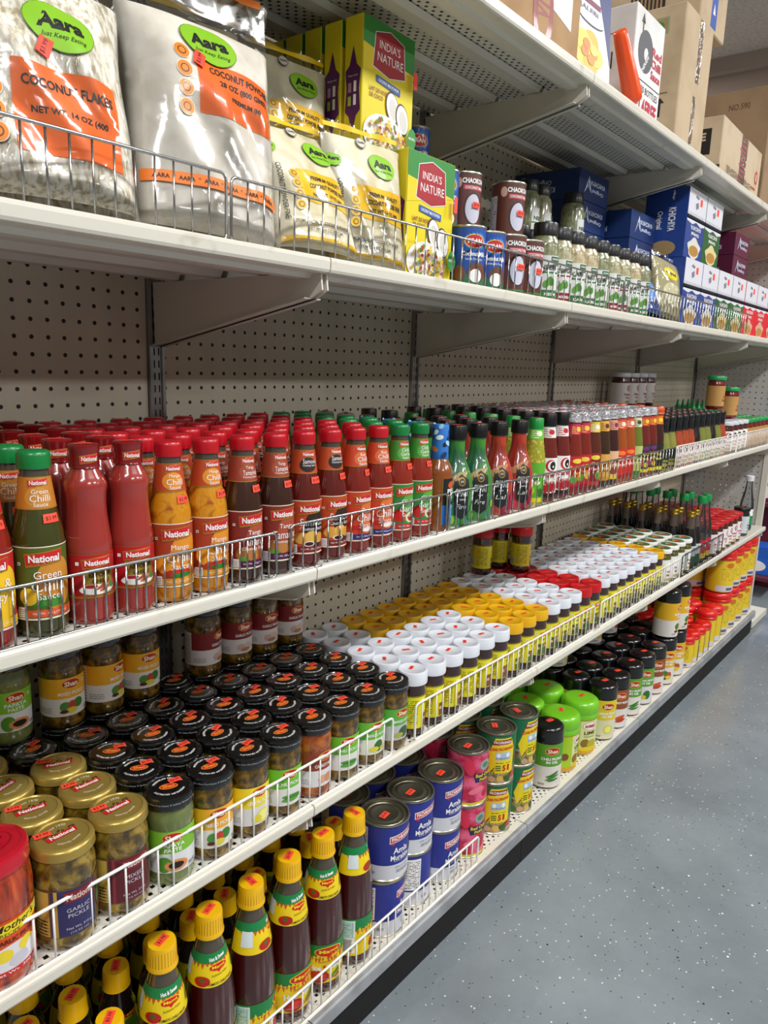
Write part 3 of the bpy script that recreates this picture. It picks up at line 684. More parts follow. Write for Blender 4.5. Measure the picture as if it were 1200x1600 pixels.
# jars of the far end of the sauce shelf
JP = [(0, 0), (0.030, 0), (0.0325, 0.003), (0.0335, 0.008), (0.0335, 0.092), (0.0325, 0.100), (0.0305, 0.106), (0.0305, 0.116)]
def ringjar(liq, lid, base, title, tcol, dot=True, h=1.0, lidtop=None, cat='jar', name='sauce_jar'):
    K = Kind(name, cat)
    b = MB(); b.lathe([(liq, JP)], 24); K.add('glass_jar', b)
    c = MB(); c.lathe([(lid, [(0.0310, 0.111), (0.0340, 0.1115), (0.0345, 0.114), (0.0342, 0.124), (0.0325, 0.1265), (0.029, 0.1258), (0, 0.1258)])], 24)
    if lidtop: d = Dec(c, disc(0.1258), 0.0004); d.ell(0, 0, 0.028, 0.028, lidtop, 24); d.ell(0, 0.004, 0.012, 0.008, pap('#d8b030'), 14); d.ell(0.006, -0.008, 0.010, 0.006, pap('#b02a1c'), 14)
    K.add('lid', c)
    m = MB(); d = Dec(m, cyl(JP, 0.0335)); d.rect(-0.088, 0.014, 0.088, 0.090, pap(base), 40)
    if dot: d.ell(0.002, 0.072, 0.014, 0.013, pap('#c41a24'), 18); d.ell(0.006, 0.072, 0.012, 0.0115, WHITE, 18); d.ell(0.008, 0.072, 0.009, 0.010, pap('#151515'), 16); d.ell(0.0085, 0.070, .002, .003, WHITE, 8)
    for i, t in enumerate(title): d.text(t, 0, 0.050 - 0.013 * i, min(0.046, text_mesh(t)[2] * 0.009), 0.009, pap(tcol), 0.02)
    d.ell(0, 0.022, 0.018, 0.006, pap('#b89a60'), 12); K.add('label', m)
    m = MB(); sticker(m, disc(0.1262), 0, 0, 0.018, 0.010, 0.3, e0=0.0004); K.add('price_sticker', m)
    return K
J_CH = ringjar(gls('#4a1810'), pls('#c9ccd2'), '#ece8e2', ('Schezwan', 'Chutney'), '#b01a28')
J_RED = ringjar(gls('#4a1c10'), pls('#c4141c'), '#e4e0dc', ('Schezwan', 'Chutney'), '#b01a28')
J_GAR = ringjar(gls('#6a1410'), pls('#15924a'), '#b88a4a', ('Chili', 'Garlic'), '#7a2a14', False)
J_WG = ringjar(chunky('#5a5a1c', '#3c3c10', '#8a7a2c', 70), pls('#e8e6e0'), '#e4e4dc', ('Pesto', 'Mix'), '#8a2a1c', False, lidtop=pap('#3a6a3a'), cat='jar')
J_BLK = ringjar(gls('#14181c'), pls('#111214'), '#c8d0d4', ('Black', 'Vinegar'), '#20242a', False)
K_SRI = Kind('squeeze_bottle', 'sauce bottle')
b = MB(); b.lathe([(gls('#8a1a10'), [(0, 0), (0.026, 0), (0.029, 0.004), (0.029, 0.10), (0.026, 0.12), (0.017, 0.135)])], 20); K_SRI.add('bottle_body', b)
c = MB(); c.lathe([(pls('#128a42'), [(0.0172, 0.132), (0.0178, 0.134), (0.0178, 0.150), (0.0135, 0.153), (0.0085, 0.164), (0.003, 0.188), (0, 0.189)])], 18); K_SRI.add('nozzle_cap', c)

# ------------------------------------------------------------ pickle jars with black lids
SJ = [(0, 0), (0.0290, 0), (0.0318, 0.003), (0.0330, 0.009), (0.0325, 0.016), (0.0325, 0.088), (0.0334, 0.094), (0.0325, 0.104), (0.0300, 0.110), (0.0295, 0.118)]
BLKLID = mat('#0b0b0c', 0.2, 0, 0.9)
def shan(fill, top, bot, words, pic, z0=0.021, z1=0.083):
    K = Kind('pickle_jar', 'pickle jar')
    b = MB(); b.lathe([(fill, SJ)]); K.add('glass_jar', b)
    c = MB(); c.lathe([(BLKLID, [(0.0300, 0.113), (0.0338, 0.1135), (0.0343, 0.116), (0.0338, 0.119), (0.0340, 0.127), (0.0322, 0.1305), (0.0285, 0.1318), (0.0275, 0.1306), (0, 0.1308)])])
    d = Dec(c, disc(0.1308), 0.0004); d.ell(0, 0, 0.0125, 0.0070, pap('#e8952a'), 20); d.ell(0, 0, 0.0112, 0.0057, pap('#c01818'), 20); d.text('Shan', 0, 0, 0.016, 0.0066, pap('#f4a83a'), 0.02)
    d.arc('PREMIUM QUALITY', 0.0205, 0.0042, 2.3, PI * 0.5, WHITE, 0.02); d.arc('PREMIUM QUALITY', 0.0205, 0.0042, 2.3, -PI * 0.5, WHITE, 0.02)
    d = Dec(c, cyl([(0.0340, 0.11), (0.0340, 0.13)], 0.034), 0.0003); d.text('Do Not Purchase If Safety Button Is Up', 0, 0.1230, 0.074, 0.0030, pap('#b8b8b4'))
    d.text('Do Not Purchase If Safety Button Is Up', -0.100, 0.1230, 0.074, 0.0030, pap('#b8b8b4')); K.add('lid', c)
    m = MB(); d = Dec(m, cyl(SJ, 0.0328)); zm = z0 + (z1 - z0) * 0.47
    d.rect(-0.082, z0, 0.060, z1, pap(bot), 44); d.rect(-0.058, zm, 0.060, z1, pap(top), 38)
    d.lines(-0.080, z0 + 0.004, -0.060, z1 - 0.004, 11, mat('#8a8680', 0.6)); d.lines(-0.054, z0 + 0.006, -0.030, z0 + 0.016, 3, mat('#9a9690', 0.6))
    d.ell(0, z1 - 0.0095, 0.0145, 0.0078, pap('#e8b83a'), 22); d.ell(0, z1 - 0.0095, 0.0135, 0.0069, pap('#b01218'), 22); d.text('Shan', 0, z1 - 0.0095, 0.0205, 0.0082, pap('#f4e4c0'), 0.03)
    v = zm + (0.0125 if len(words) > 1 else 0.0080)
    for w in words: d.text(w, 0.0, v, min(0.040, text_mesh(w)[2] * 0.0062), 0.0056, WHITE, 0.02); v -= 0.0072
    d.rect(0.019, z1 - 0.012, 0.0235, z1 - 0.0075, WHITE); d.ell(0.0212, z1 - 0.0098, 0.0012, 0.0012, pap('#1a7a2a'), 8)
    for (cu, cv, ru, rv, h) in pic: d.ell(cu, cv, ru, rv, pap(h), 16)
    d.lines(0.022, z0 + 0.004, 0.036, z0 + 0.010, 2, INK); K.add('label', m)
    m = MB(); sticker(m, disc(0.1308), 0.010, 0.012, 0.0175, 0.0105, 0.3, e0=0.0016); K.add('price_sticker', m)
    return K
FILL = chunky('#2c2409', '#5a4210', '#8a6a18', 80)
FILLG = chunky('#5e6a30', '#66723a', '#7a8248', 30)
P_PAP = shan(FILLG, '#7ab82a', '#dcdcdc', ('PAPAYA', 'PASTE'), [(-0.012, .034, .010, .012, '#4a8a20'), (0.004, 0.032, 0.016, 0.0085, '#d88a4a'), (0.004, 0.032, 0.0105, 0.0050, '#15120e')])
P_MIX = shan(FILL, '#e8a818', '#e0dcd4', ('MIXED PICKLE',), [(-0.010, .037, .008, .008, '#4a8a3a'), (0.010, 0.040, 0.008, 0.008, '#3a7a2a'), (0.000, 0.038, 0.006, 0.008, '#b8402a'), (-0.001, 0.030, 0.009, 0.005, '#d8c83a'), (-0.012, 0.029, 0.006, 0.003, '#5a1a10')])
P_LEM = shan(FILL, '#ead21c', '#d8d4d2', ('LEMON PICKLE',), [(0.006, .034, .012, .011, '#e4d84a'), (0.006, .034, .009, .008, '#f0e884'), (-0.006, 0.031, 0.008, 0.006, '#d8c830')])
P_CHI = shan(FILL, '#6ab82a', '#dcdad2', ('CHILI PICKLE',), [(0.002, .036, .016, .003, '#4a8a30'), (0.004, .033, .015, .003, '#3a7a24'), (0.000, 0.030, 0.015, 0.003, '#5a9a3a')])
P_GAR = shan(FILL, '#7a1a1c', '#d8d0cc', ('GARLIC PICKLE',), [(-0.008, .034, .008, .007, '#c8a898'), (0.006, 0.034, 0.009, 0.008, '#d4b8a8'), (0.000, 0.029, 0.010, 0.004, '#a87a60')])
P_CAR = shan(chunky('#6a2c0a', '#9a4a12', '#b8641c', 60), '#8a3a1c', '#dcd8d8', ('CARROT PICKLE',), [(-0.006, .034, .008, .007, '#d8a080'), (0.006, 0.034, 0.009, 0.008, '#c88a60')])
P_MAN = shan(FILL, '#6ab43a', '#e0dece', ('MANGO PICKLE',), [(0.004, .036, .010, .011, '#2f6a2a'), (-0.006, 0.031, 0.010, 0.005, '#d8c83a'), (0.012, 0.030, 0.006, 0.004, '#c8b83a')])
P_MNG = shan(FILL, '#5aa83a', '#b8bcb8', ('MANGO PICKLE',), [(0.004, .036, .012, .011, '#3a5a3a'), (-0.008, 0.031, 0.010, 0.005, '#a8a84a')])

GP = [(0, 0), (0.0315, 0), (0.0355, 0.004), (0.0368, 0.011), (0.0360, 0.018), (0.0360, 0.086), (0.0370, 0.093), (0.0362, 0.104), (0.0335, 0.115), (0.0330, 0.124)]
def goldjar(top, edge, words):
    K = Kind('pickle_jar', 'pickle jar')
    b = MB(); b.lathe([(chunky('#3a2c0c', '#6a5216', '#a08428', 60), GP)]); K.add('glass_jar', b)
    c = MB(); G = mat('#b59a4c', 0.3, 0.55, 0.3); c.lathe([(G, [(0.0330, 0.1205), (0.0366, 0.1208), (0.0376, 0.1225), (0.0370, 0.1245), (0.0370, 0.131), (0.0352, 0.1342), (0.0310, 0.1356), (0.0300, 0.1342), (0, 0.1344)])], 32)
    d = Dec(c, disc(0.1344), 0.0004); 
    for i in range(9): d.ell(-0.018 + 0.0045 * i, 0.007 + 0.003 * math.sin(i * 1.9), 0.0030, 0.0016, mat('#4a3a14', 0.5), 8, i)
    d.poly([(-0.019, -0.0055), (0.018, -0.0035), (0.019, 0.0060), (-0.020, 0.0040)], RED, 1); d.text('National', 0, 0.0002, 0.030, 0.0068, WHITE, 0.03)
    d.arc('Since 1970', 0.0200, 0.0045, 1.3, PI * 0.5, pap('#f0e6c8')); d.arc('Finest Quality', 0.0195, 0.0045, 1.5, -PI * 0.5, pap('#f0e6c8')); K.add('lid', c)
    m = MB(); d = Dec(m, cyl(GP, 0.0362)); d.rect(-0.090, 0.020, 0.060, 0.084, pap('#6a4a30'), 44); d.rect(-0.034, 0.021, 0.022, 0.083, pap(top), 18); d.rect(-0.030, 0.021, -0.026, 0.083, pap(edge), 3)
    d.rect(-0.060, 0.022, -0.036, 0.082, pap('#c8a848'), 8); d.lines(-0.058, 0.024, -0.038, 0.046, 5, INK)
    d.rect(-0.018, 0.066, 0.020, 0.080, pap('#7a1a20'), 10); d.text('National', 0.001, 0.073, 0.033, 0.0085, pap('#d8b8b0'), 0.03)
    v = 0.056
    for w in words: d.text(w, -0.002, v, min(0.034, text_mesh(w)[2] * 0.0058), 0.0052, pap('#c8c4c8')); v -= 0.0075
    d.text('Net Wt. 310 g', -0.002, 0.031, 0.030, 0.0045, pap('#b8b0b8'), 0.01); d.text('(10.93 oz)', -0.002, 0.0252, 0.022, 0.0038, pap('#b8b0b8'))
    d.ell(0.034, 0.052, 0.010, 0.016, pap('#4a6a3a'), 14); d.ell(0.036, 0.040, 0.008, 0.008, pap('#8a1a2a'), 12); K.add('label', m)
    m = MB(); sticker(m, disc(0.1344), -0.018, 0.014, 0.0195, 0.0105, -0.2, e0=0.0016); K.add('price_sticker', m)
    return K
G_A = goldjar('#2c2858', '#c8a040', ('GARLIC', 'PICKLE')); G_B = goldjar('#5a1420', '#8a2a34', ('MIXED', 'PICKLE'))

HP = [(0, 0), (0.037, 0), (0.0415, 0.004), (0.0435, 0.012), (0.0425, 0.020), (0.0425, 0.082), (0.0440, 0.092), (0.0440, 0.112), (0.0420, 0.130), (0.0385, 0.139), (0.038, 0.146)]
K_MOT = Kind('pickle_jar', 'pickle jar')
b = MB(); b.lathe([(chunky('#5a1404', '#a8340a', '#c8541a', 45, 1.0, 0.2, 0.5, (1.6, 1.6, 0.25)), HP)], 32); K_MOT.add('glass_jar', b)
c = MB(); c.lathe([(mat('#b80a22', 0.25, 0, 0.6), [(0.0385, 0.142), (0.0418, 0.1425), (0.0425, 0.145), (0.0418, 0.148), (0.0420, 0.158), (0.0402, 0.1622), (0.0350, 0.1636), (0.0340, 0.1622), (0, 0.1624)])], 32)
d = Dec(c, disc(0.1624), 0.0004); d.ell(0, 0, 0.026, 0.020, mat('#8a0a1a', 0.4), 24); d.ell(0, 0, 0.024, 0.018, mat('#b80a22', 0.3), 24); d.text("Mother's", 0, 0.003, 0.034, 0.009, mat('#4a0610', 0.5), 0.02); d.text('RECIPE', 0, -0.009, 0.020, 0.005, mat('#4a0610', 0.5), 0.02); K_MOT.add('lid', c)
m = MB(); d = Dec(m, cyl(HP, 0.0428)); d.rect(-0.10, 0.020, 0.066, 0.090, pap('#d8521c'), 46); d.rect(0.048, 0.020, 0.066, 0.090, pap('#b8c0b8'), 6); d.lines(0.050, 0.030, 0.064, 0.084, 9, INK)
d.ell(0.000, 0.040, 0.034, 0.018, pap('#dcd8dc'), 24); d.ell(-0.012, 0.046, 0.010, 0.008, pap('#e8d030'), 14); d.ell(0.014, 0.050, 0.010, 0.008, pap('#e8d030'), 14); d.ell(0.024, 0.040, 0.012, 0.010, pap('#e8e4e8'), 16); d.ell(0.004, 0.036, 0.012, 0.008, pap('#c8c4cc'), 16)
d.rect(-0.050, 0.020, 0.048, 0.027, pap('#c8281c'), 24); d.text('Net Wt. 300 g', 0, 0.0235, 0.050, 0.0045, WHITE)
d.poly([(-0.030, 0.070), (0.036, 0.073), (0.038, 0.088), (-0.030, 0.086)], pap('#ecd81c'), 3); d.text("Mother's", 0.004, 0.0820, 0.050, 0.0090, mat('#2a1206', .5), 0.01, 0, 0.3); d.text('RECIPE', -0.004, 0.0735, 0.022, 0.0040, mat('#2a1206', .5)); d.text('GARLIC PICKLE', 0.004, 0.0640, 0.052, 0.0060, pap('#5a1208'), 0.03)
d.rect(0.036, 0.074, 0.043, 0.081, WHITE); d.ell(0.0395, 0.0775, 0.002, 0.002, pap('#1a7a5a'), 10); K_MOT.add('label', m)

# ------------------------------------------------------------ yellow-label jars with screw lids
PJ = [(0, 0), (0.0245, 0), (0.0270, 0.003), (0.0280, 0.009), (0.0276, 0.016), (0.0276, 0.086), (0.0282, 0.092), (0.0272, 0.100), (0.0282, 0.106), (0.0270, 0.110)]
def priya(lidhex, labh, pic, turned=0.0, white=False):
    K = Kind('pickle_jar', 'pickle jar')
    b = MB(); b.lathe([(gls('#33100a'), PJ)], 24); K.add('glass_jar', b)
    c = MB(); L = pls(lidhex); pr = [(0.0272, 0.1065), (0.0302, 0.107), (0.0305, 0.109), (0.0296, 0.1285), (0.0284, 0.1312), (0.0262, 0.1318), (0.0255, 0.1312), (0, 0.1312)]
    c.lathe([(L, pr)], 28)
    K.add('lid', c)
    m = MB(); f0 = cyl(PJ, 0.0277); f = (lambda u, v, e_: f0(u + turned, v, e_)) if turned else f0
    d = Dec(m, f); d.rect(-0.086, 0.019, 0.078, 0.085, pap(labh), 44); d.rect(-0.086, 0.083, 0.078, 0.0845, mat('#3a5a1a', 0.5), 40)
    d.lines(-0.048, 0.028, -0.018, 0.078, 13, mat('#5a5008', 0.6)); d.rect(-0.010, 0.0715, -0.0045, 0.077, WHITE); d.ell(-0.0072, 0.0742, 0.0014, 0.0014, pap('#1a6a2a'), 8)
    d.poly([(0.002, 0.066), (0.034, 0.069), (0.034, 0.079), (0.002, 0.076)], RED, 3); d.text('priya', 0.018, 0.0722, 0.025, 0.0080, WHITE, 0.04)
    d.text('PICKLE', 0.018, 0.058, 0.022, 0.0045, mat('#2a4a14', 0.5), 0.02)
    d.rect(-0.004, 0.021, 0.040, 0.048, pap(pic), 12)
    rr = random.Random(5)
    for i in range(7): d.ell(0.000 + 0.006 * i, 0.026 + rr.random() * 0.018, 0.004, 0.0035, pap(['#d8b070', '#a8543a', '#7a8a3a', '#c8864a'][i % 4]), 8)
    d.rect(-0.076, 0.024, -0.056, 0.044, WHITE, 6)
    for i in range(10): d.rect(-0.075 + 0.0019 * i, 0.027, -0.0741 + 0.0019 * i, 0.043, INK)
    K.add('label', m)
    m = MB(); sticker(m, disc(0.1312), 0.002, 0.003, 0.0165, 0.0075, 0.1, e0=0.0005); K.add('price_sticker', m)
    return K
Y_W = priya('#dfe2e8', '#ddd21a', '#7a4a30'); Y_W2 = priya('#dfe2e8', '#ddd21a', '#4a5a2a'); Y_Y = priya('#e2ac10', '#ddd21a', '#4a6a2a'); Y_R = priya('#c01018', '#d8c81c', '#3a5a2a')

# dark sauce and clear vinegar bottles
K_SOY = Kind('sauce_bottle', 'sauce bottle')
VP = [(0, 0), (0.024, 0), (0.0268, 0.003), (0.0275, 0.009), (0.0275, 0.095), (0.0250, 0.115), (0.0150, 0.150), (0.0125, 0.180), (0.0122, 0.192)]
b = MB(); b.lathe([(gls('#0b0808'), VP[:-2]), (mat('#5a4c40', 0.12, 0, 1), VP[-3:])], 24); K_SOY.add('glass_bottle', b)
c = MB(); c.lathe([(mat('#b8953a', 0.25, 0.9), [(0.0126, 0.190), (0.0150, 0.1905), (0.0150, 0.198), (0.0142, 0.199), (0.0150, 0.200), (0.0150, 0.210), (0.0138, 0.2115), (0, 0.212)])], 18); K_SOY.add('cap', c)
m = MB(); d = Dec(m, cyl(VP, 0.0275)); d.rect(-0.03, 0.018, 0.03, 0.088, pap('#c8ccc8'), 18); d.rect(-0.03, 0.018, 0.03, 0.050, pap('#2a5a3a'), 18); d.text('Soy', 0, 0.075, 0.03, 0.012, INK, 0.02); K_SOY.add('label', m)
K_VIN = Kind('vinegar_bottle', 'vinegar bottle')
VV = [(0, 0), (0.026, 0), (0.0295, 0.004), (0.030, 0.010), (0.030, 0.115), (0.0265, 0.140), (0.0165, 0.185), (0.0135, 0.215), (0.0130, 0.232)]
b = MB(); b.lathe([(film('clear_glass', (0.86, 0.88, 0.9, 1), 0.10, 0.1, 8), VV)], 24); K_VIN.add('glass_bottle', b)
c = MB(); c.lathe([(pls('#0f8a42'), [(0.0135, 0.228), (0.0165, 0.2285), (0.0168, 0.252), (0.0155, 0.2545), (0, 0.255)])], 18); K_VIN.add('cap', c)
m = MB(); d = Dec(m, cyl(VV, 0.030)); d.rect(-0.045, 0.020, 0.045, 0.090, pap('#c01a2a'), 20); d.rect(-0.045, 0.020, 0.045, 0.040, pap('#d8c040'), 20); d.text('Vinegar', 0, 0.070, 0.045, 0.012, WHITE, 0.02); K_VIN.add('label', m)
K_VI2 = Kind('vinegar_bottle', 'vinegar bottle')
b = MB(); b.lathe([(film('clear_glass', (0.86, 0.88, 0.9, 1), 0.10, 0.1, 8), VV)], 24); K_VI2.add('glass_bottle', b)
c = MB(); c.lathe([(pls('#dcdee2'), [(0.0135, 0.228), (0.0175, 0.2285), (0.0178, 0.250), (0.0155, 0.2525), (0, 0.253)])], 18); K_VI2.add('cap', c)
m = MB(); d = Dec(m, cyl(VV, 0.030)); d.rect(-0.05, 0.03, 0.05, 0.10, WHITE, 20); d.rect(-0.05, 0.03, 0.05, 0.070, pap('#1a8a3a'), 20); d.ell(0.01, 0.085, 0.014, 0.010, pap('#b81a1a'), 14); K_VI2.add('label', m)

# ------------------------------------------------------------ tall tomato sauce bottles
TP = [(0, 0), (0.0355, 0), (0.0390, 0.004), (0.0398, 0.014), (0.0398, 0.108), (0.0390, 0.140), (0.0350, 0.180), (0.0290, 0.216), (0.0215, 0.245), (0.0188, 0.256), (0.0178, 0.270)]
K_MAG = Kind('tomato_sauce_bottle', 'sauce bottle')
GR = pap('#0f8040'); YE = pap('#ecd012'); MR = pap('#c8140f')
b = MB(); b.lathe([(gls('#3d0603'), TP[:8]), (mat('#4a4034', 0.1, 0, 1.0), TP[7:])], 32); K_MAG.add('glass_bottle', b)
c = MB(); Yc = pls('#ecb60c'); c.lathe([(Yc, [(0.0180, 0.262), (0.0226, 0.2625), (0.0228, 0.265), (0.0215, 0.268), (0.0205, 0.296), (0.0195, 0.2995), (0, 0.300)])], 32)
for i in range(30):
    a = 2 * PI * i / 30; c.add([((0.0215 - 0.001 * j) * math.cos(a + w), (0.0215 - 0.001 * j) * math.sin(a + w), 0.270 + 0.024 * j) for j, w in ((0, -0.04), (0, 0.04), (1, 0.04), (1, -0.04))], [(0, 1, 2, 3)], pls('#c89408'))
K_MAG.add('cap', c)
def badge(d, cu, cv, w):
    d.ell(cu, cv, w, w * 0.40, YE, 24); d.ell(cu, cv, w * 0.93, w * 0.34, MR, 24); d.poly([(cu - w * .35, cv - w * .25), (cu + w * .35, cv - w * .25), (cu, cv - w * .55)], MR, 1)
    d.text('Maggi', cu, cv, w * 1.35, w * 0.36, YE, 0.03)
m = MB(); d = Dec(m, cyl(TP, 0.0395)); d.rect(-0.118, 0.024, 0.060, 0.102, YE, 52); d.rect(-0.118, 0.076, 0.060, 0.102, GR, 52)
d.rect(-0.110, 0.030, -0.064, 0.099, WHITE, 12); d.rect(-0.108, 0.062, -0.066, 0.097, pap('#b8d8cc'), 10); d.lines(-0.107, 0.065, -0.068, 0.095, 10, mat('#6a7a74', 0.6))
for i in range(12): d.rect(-0.106, 0.033 + 0.0023 * i, -0.070, 0.0340 + 0.0023 * i, INK)
rr = random.Random(9)
for i in range(18): u = -0.058 + 0.0066 * i; h = 0.006 + rr.random() * 0.010; d.poly([(u - 0.003, 0.078), (u + 0.003, 0.078), (u + rr.uniform(-.004, .004), 0.078 - h)], pap('#c8501c'), 1)
for i in range(17): u = -0.055 + 0.0066 * i; d.poly([(u - 0.0035, 0.0762), (u + 0.0035, 0.0762), (u, 0.0762 + 0.003 + rr.random() * 0.006)], YE, 1)
badge(d, 0.004, 0.088, 0.026); d.text('Authentic Indian', 0.004, 0.0700, 0.034, 0.0060, pap('#b82a14'), 0, 0.10)
d.text('Hot', -0.020, 0.0560, 0.022, 0.0115, WHITE, 0.06); d.text('&', -0.003, 0.0560, 0.009, 0.0105, MR, 0.06); d.text('Sweet', 0.020, 0.0560, 0.032, 0.0115, WHITE, 0.06)
d.ell(-0.014, 0.038, 0.019, 0.0125, pap('#b81c12'), 20); d.ell(-0.010, 0.040, 0.009, 0.006, pap('#d8402a'), 14); d.ell(0.020, 0.042, 0.014, 0.003, pap('#3a8a2a'), 14, 0.5); d.ell(0.028, 0.036, 0.014, 0.003, pap('#b8321c'), 14, 0.4)
d.rect(-0.030, 0.0315, 0.030, 0.0345, pap('#b06a6a'), 12); K_MAG.add('label', m)
m = MB(); d = Dec(m, cyl(TP, 0.0285)); d.rect(-0.078, 0.190, 0.060, 0.240, YE, 40, 5); d.rect(-0.078, 0.226, 0.060, 0.2405, GR, 40, 2)
for i in range(15): u = -0.060 + 0.0075 * i; d.poly([(u - 0.0035, 0.2262), (u + 0.0035, 0.2262), (u, 0.2262 - 0.004 - rr.random() * 0.007)], pap('#c8501c'), 1)
d.text('Hot & Sweet', 0.002, 0.2325, 0.028, 0.0060, WHITE, 0.04, 0.10); badge(d, 0.002, 0.2190, 0.0150); d.text('Authentic Indian', 0.003, 0.2085, 0.024, 0.0040, pap('#8a2a14'), 0, 0.08); d.text('TOMATO CHILLI SAUCE', 0.004, 0.1950, 0.036, 0.0042, INK, 0.02)
d.ell(-0.022, 0.2000, 0.0110, 0.0080, pap('#b81c12'), 16); d.ell(-0.022, 0.2020, 0.0040, 0.0030, pap('#3a6a1a'), 10); d.ell(0.031, 0.209, 0.0018, 0.009, pap('#2f7a2a'), 10, -0.3); d.ell(0.035, 0.207, 0.0018, 0.009, pap('#a81a10'), 10, -0.3)
d.rect(-0.060, 0.203, -0.042, 0.228, pap('#d8e4ec'), 5); K_MAG.add('neck_label', m)
m = MB(); sticker(m, disc(0.300), 0, 0, 0.022, 0.0115, 0.6, e0=0.0005); K_MAG.add('price_sticker', m)
K_MG2 = Kind('tomato_sauce_bottle', 'sauce bottle')
b = MB(); b.lathe([(gls('#3a0a06'), [(r * 0.8, z * 0.74) for r, z in TP[:8]]), (mat('#1c1512', 0.1, 0, 1.0), [(r * 0.92, z * 0.74) for r, z in TP[7:]])], 24); K_MG2.add('glass_bottle', b)
c = MB(); c.lathe([(Yc, [(0.0165, 0.196), (0.0206, 0.1965), (0.0196, 0.200), (0.0190, 0.224), (0.0178, 0.227), (0, 0.2275)])], 24); K_MG2.add('cap', c)
m = MB(); P2 = [(r * 0.82, z * 0.74) for r, z in TP]; d = Dec(m, cyl(P2, 0.020), 0.0008); d.rect(-0.060, 0.118, 0.060, 0.166, pap('#c8bc14'), 34, 3); d.rect(-0.022, 0.124, 0.010, 0.150, pap('#5a8a1a'), 10); badge(d, 0.004, 0.156, 0.013); d.ell(-0.014, 0.134, 0.009, 0.008, pap('#a81c12'), 14); d.ell(0.012, 0.130, 0.009, 0.006, pap('#6a9a3a'), 12); K_MG2.add('neck_label', m)
m = MB(); d = Dec(m, cyl(P2, 0.032), 0.0008); d.rect(-0.080, 0.012, 0.080, 0.072, pap('#c8bc14'), 40); badge(d, 0.0, 0.060, 0.018); d.ell(0, 0.034, 0.018, 0.012, pap('#3a7a2a'), 16); K_MG2.add('label', m)
m = MB(); sticker(m, disc(0.2275), 0, 0, 0.022, 0.0115, 0.6, e0=0.0005); K_MG2.add('price_sticker', m)

# ------------------------------------------------------------ cans
def can(r, h, base, name='food_can', n=36, tall_lid=True):
    K = Kind(name, 'can')
    b = MB(); b.lathe([(TIN, [(0, 0.004), (r - 0.006, 0.004), (r - 0.004, 0)]), (TINR, [(r - 0.004, 0), (r + 0.0008, 0.0005), (r + 0.0012, 0.0025), (r - 0.0004, 0.0045)]),
        (TIN, [(r - 0.0006, 0.0045), (r - 0.0006, h - 0.0045)]), (TINR, [(r - 0.0004, h - 0.0045), (r + 0.0012, h - 0.0025), (r + 0.0008, h - 0.0003), (r - 0.0010, h), (r - 0.0030, h - 0.0006)]),
        (TIN, [(r - 0.0030, h - 0.0006), (r - 0.0040, h - 0.0050), (r * 0.84, h - 0.0050), (r * 0.81, h - 0.0036), (r * 0.74, h - 0.0036), (r * 0.71, h - 0.0052), (r * 0.60, h - 0.0052), (r * 0.57, h - 0.0040), (r * 0.53, h - 0.0040), (r * 0.50, h - 0.0050), (0, h - 0.0050)])], n)
    K.add('can_body', b)
    m = MB(); prof = [(r - 0.0006, 0), (r - 0.0006, h)]; d = Dec(m, cyl(prof, r), 0.0004); d.rect(-PI * r, 0.0048, PI * r, h - 0.0048, base, n, 1)
    return K, m, d
def canfin(K, m, r, h, su=0.01, sv=0.0, rot=0.3):
    K.add('paper_label', m); s = MB(); sticker(s, disc(h - 0.0050), su, sv, 0.022, 0.0135, rot, e0=0.0020); K.add('price_sticker', s)
    return K
R_, H_ = 0.0500, 0.1225
K_AML, m, d = can(R_, H_, pap('#26308c'))
d.rect(-PI * R_, 0.005, PI * R_, 0.036, pap('#d4d4da'), 36); d.rect(-0.098, 0.040, -0.062, 0.112, WHITE, 8); d.lines(-0.096, 0.044, -0.064, 0.109, 16, mat('#404040', .6)); d.rect(-0.098, 0.0395, -0.062, 0.040, INK)
d.poly([(-0.016, 0.083), (0.040, 0.090), (0.042, 0.106), (-0.016, 0.098)], WHITE, 4); d.poly([(-0.0145, 0.0845), (0.0385, 0.0912), (0.0402, 0.1045), (-0.0145, 0.0965)], pap('#c4202a'), 4); d.poly([(-0.0145, 0.082), (-0.004, 0.083), (-0.008, 0.078)], pap('#c4202a'), 1)
d.text('PACHRANGA', 0.0125, 0.0945, 0.049, 0.0085, WHITE, 0.03, 0.13); d.text('Amla', 0.010, 0.0665, 0.036, 0.0135, WHITE, 0.02, 0.0); d.text('Murabba', 0.010, 0.0515, 0.046, 0.0115, WHITE, 0.02, 0.0); d.text('Gooseberry Preserve', 0.012, 0.0435, 0.036, 0.0030, WHITE)
d.text('amla au sirop', 0.014, 0.0300, 0.034, 0.0050, mat('#4a4a4a', .6)); d.lines(0.0, 0.018, 0.032, 0.026, 2, mat('#6a6a6a', .6)); d.ell(-0.050, 0.020, 0.007, 0.0035, INK, 14); d.ell(-0.050, 0.020, 0.006, 0.0027, pap('#d4d4da'), 14); d.text('800', -0.050, 0.020, 0.008, 0.0032, INK, 0.02)
d.rect(0.046, 0.040, 0.070, 0.112, pap('#c8b070'), 6); d.ell(0.060, 0.054, 0.010, 0.012, pap('#7aa83a'), 14); canfin(K_AML, m, R_, H_, -0.004, -0.006, 0.5)
R_, H_ = 0.0485, 0.1330
K_RCP, m, d = can(R_, H_, chunky('#7a0a2c', '#c82a50', '#e8648a', 26, 0.3, 0.35, 0, (1, 1, 1.3)))
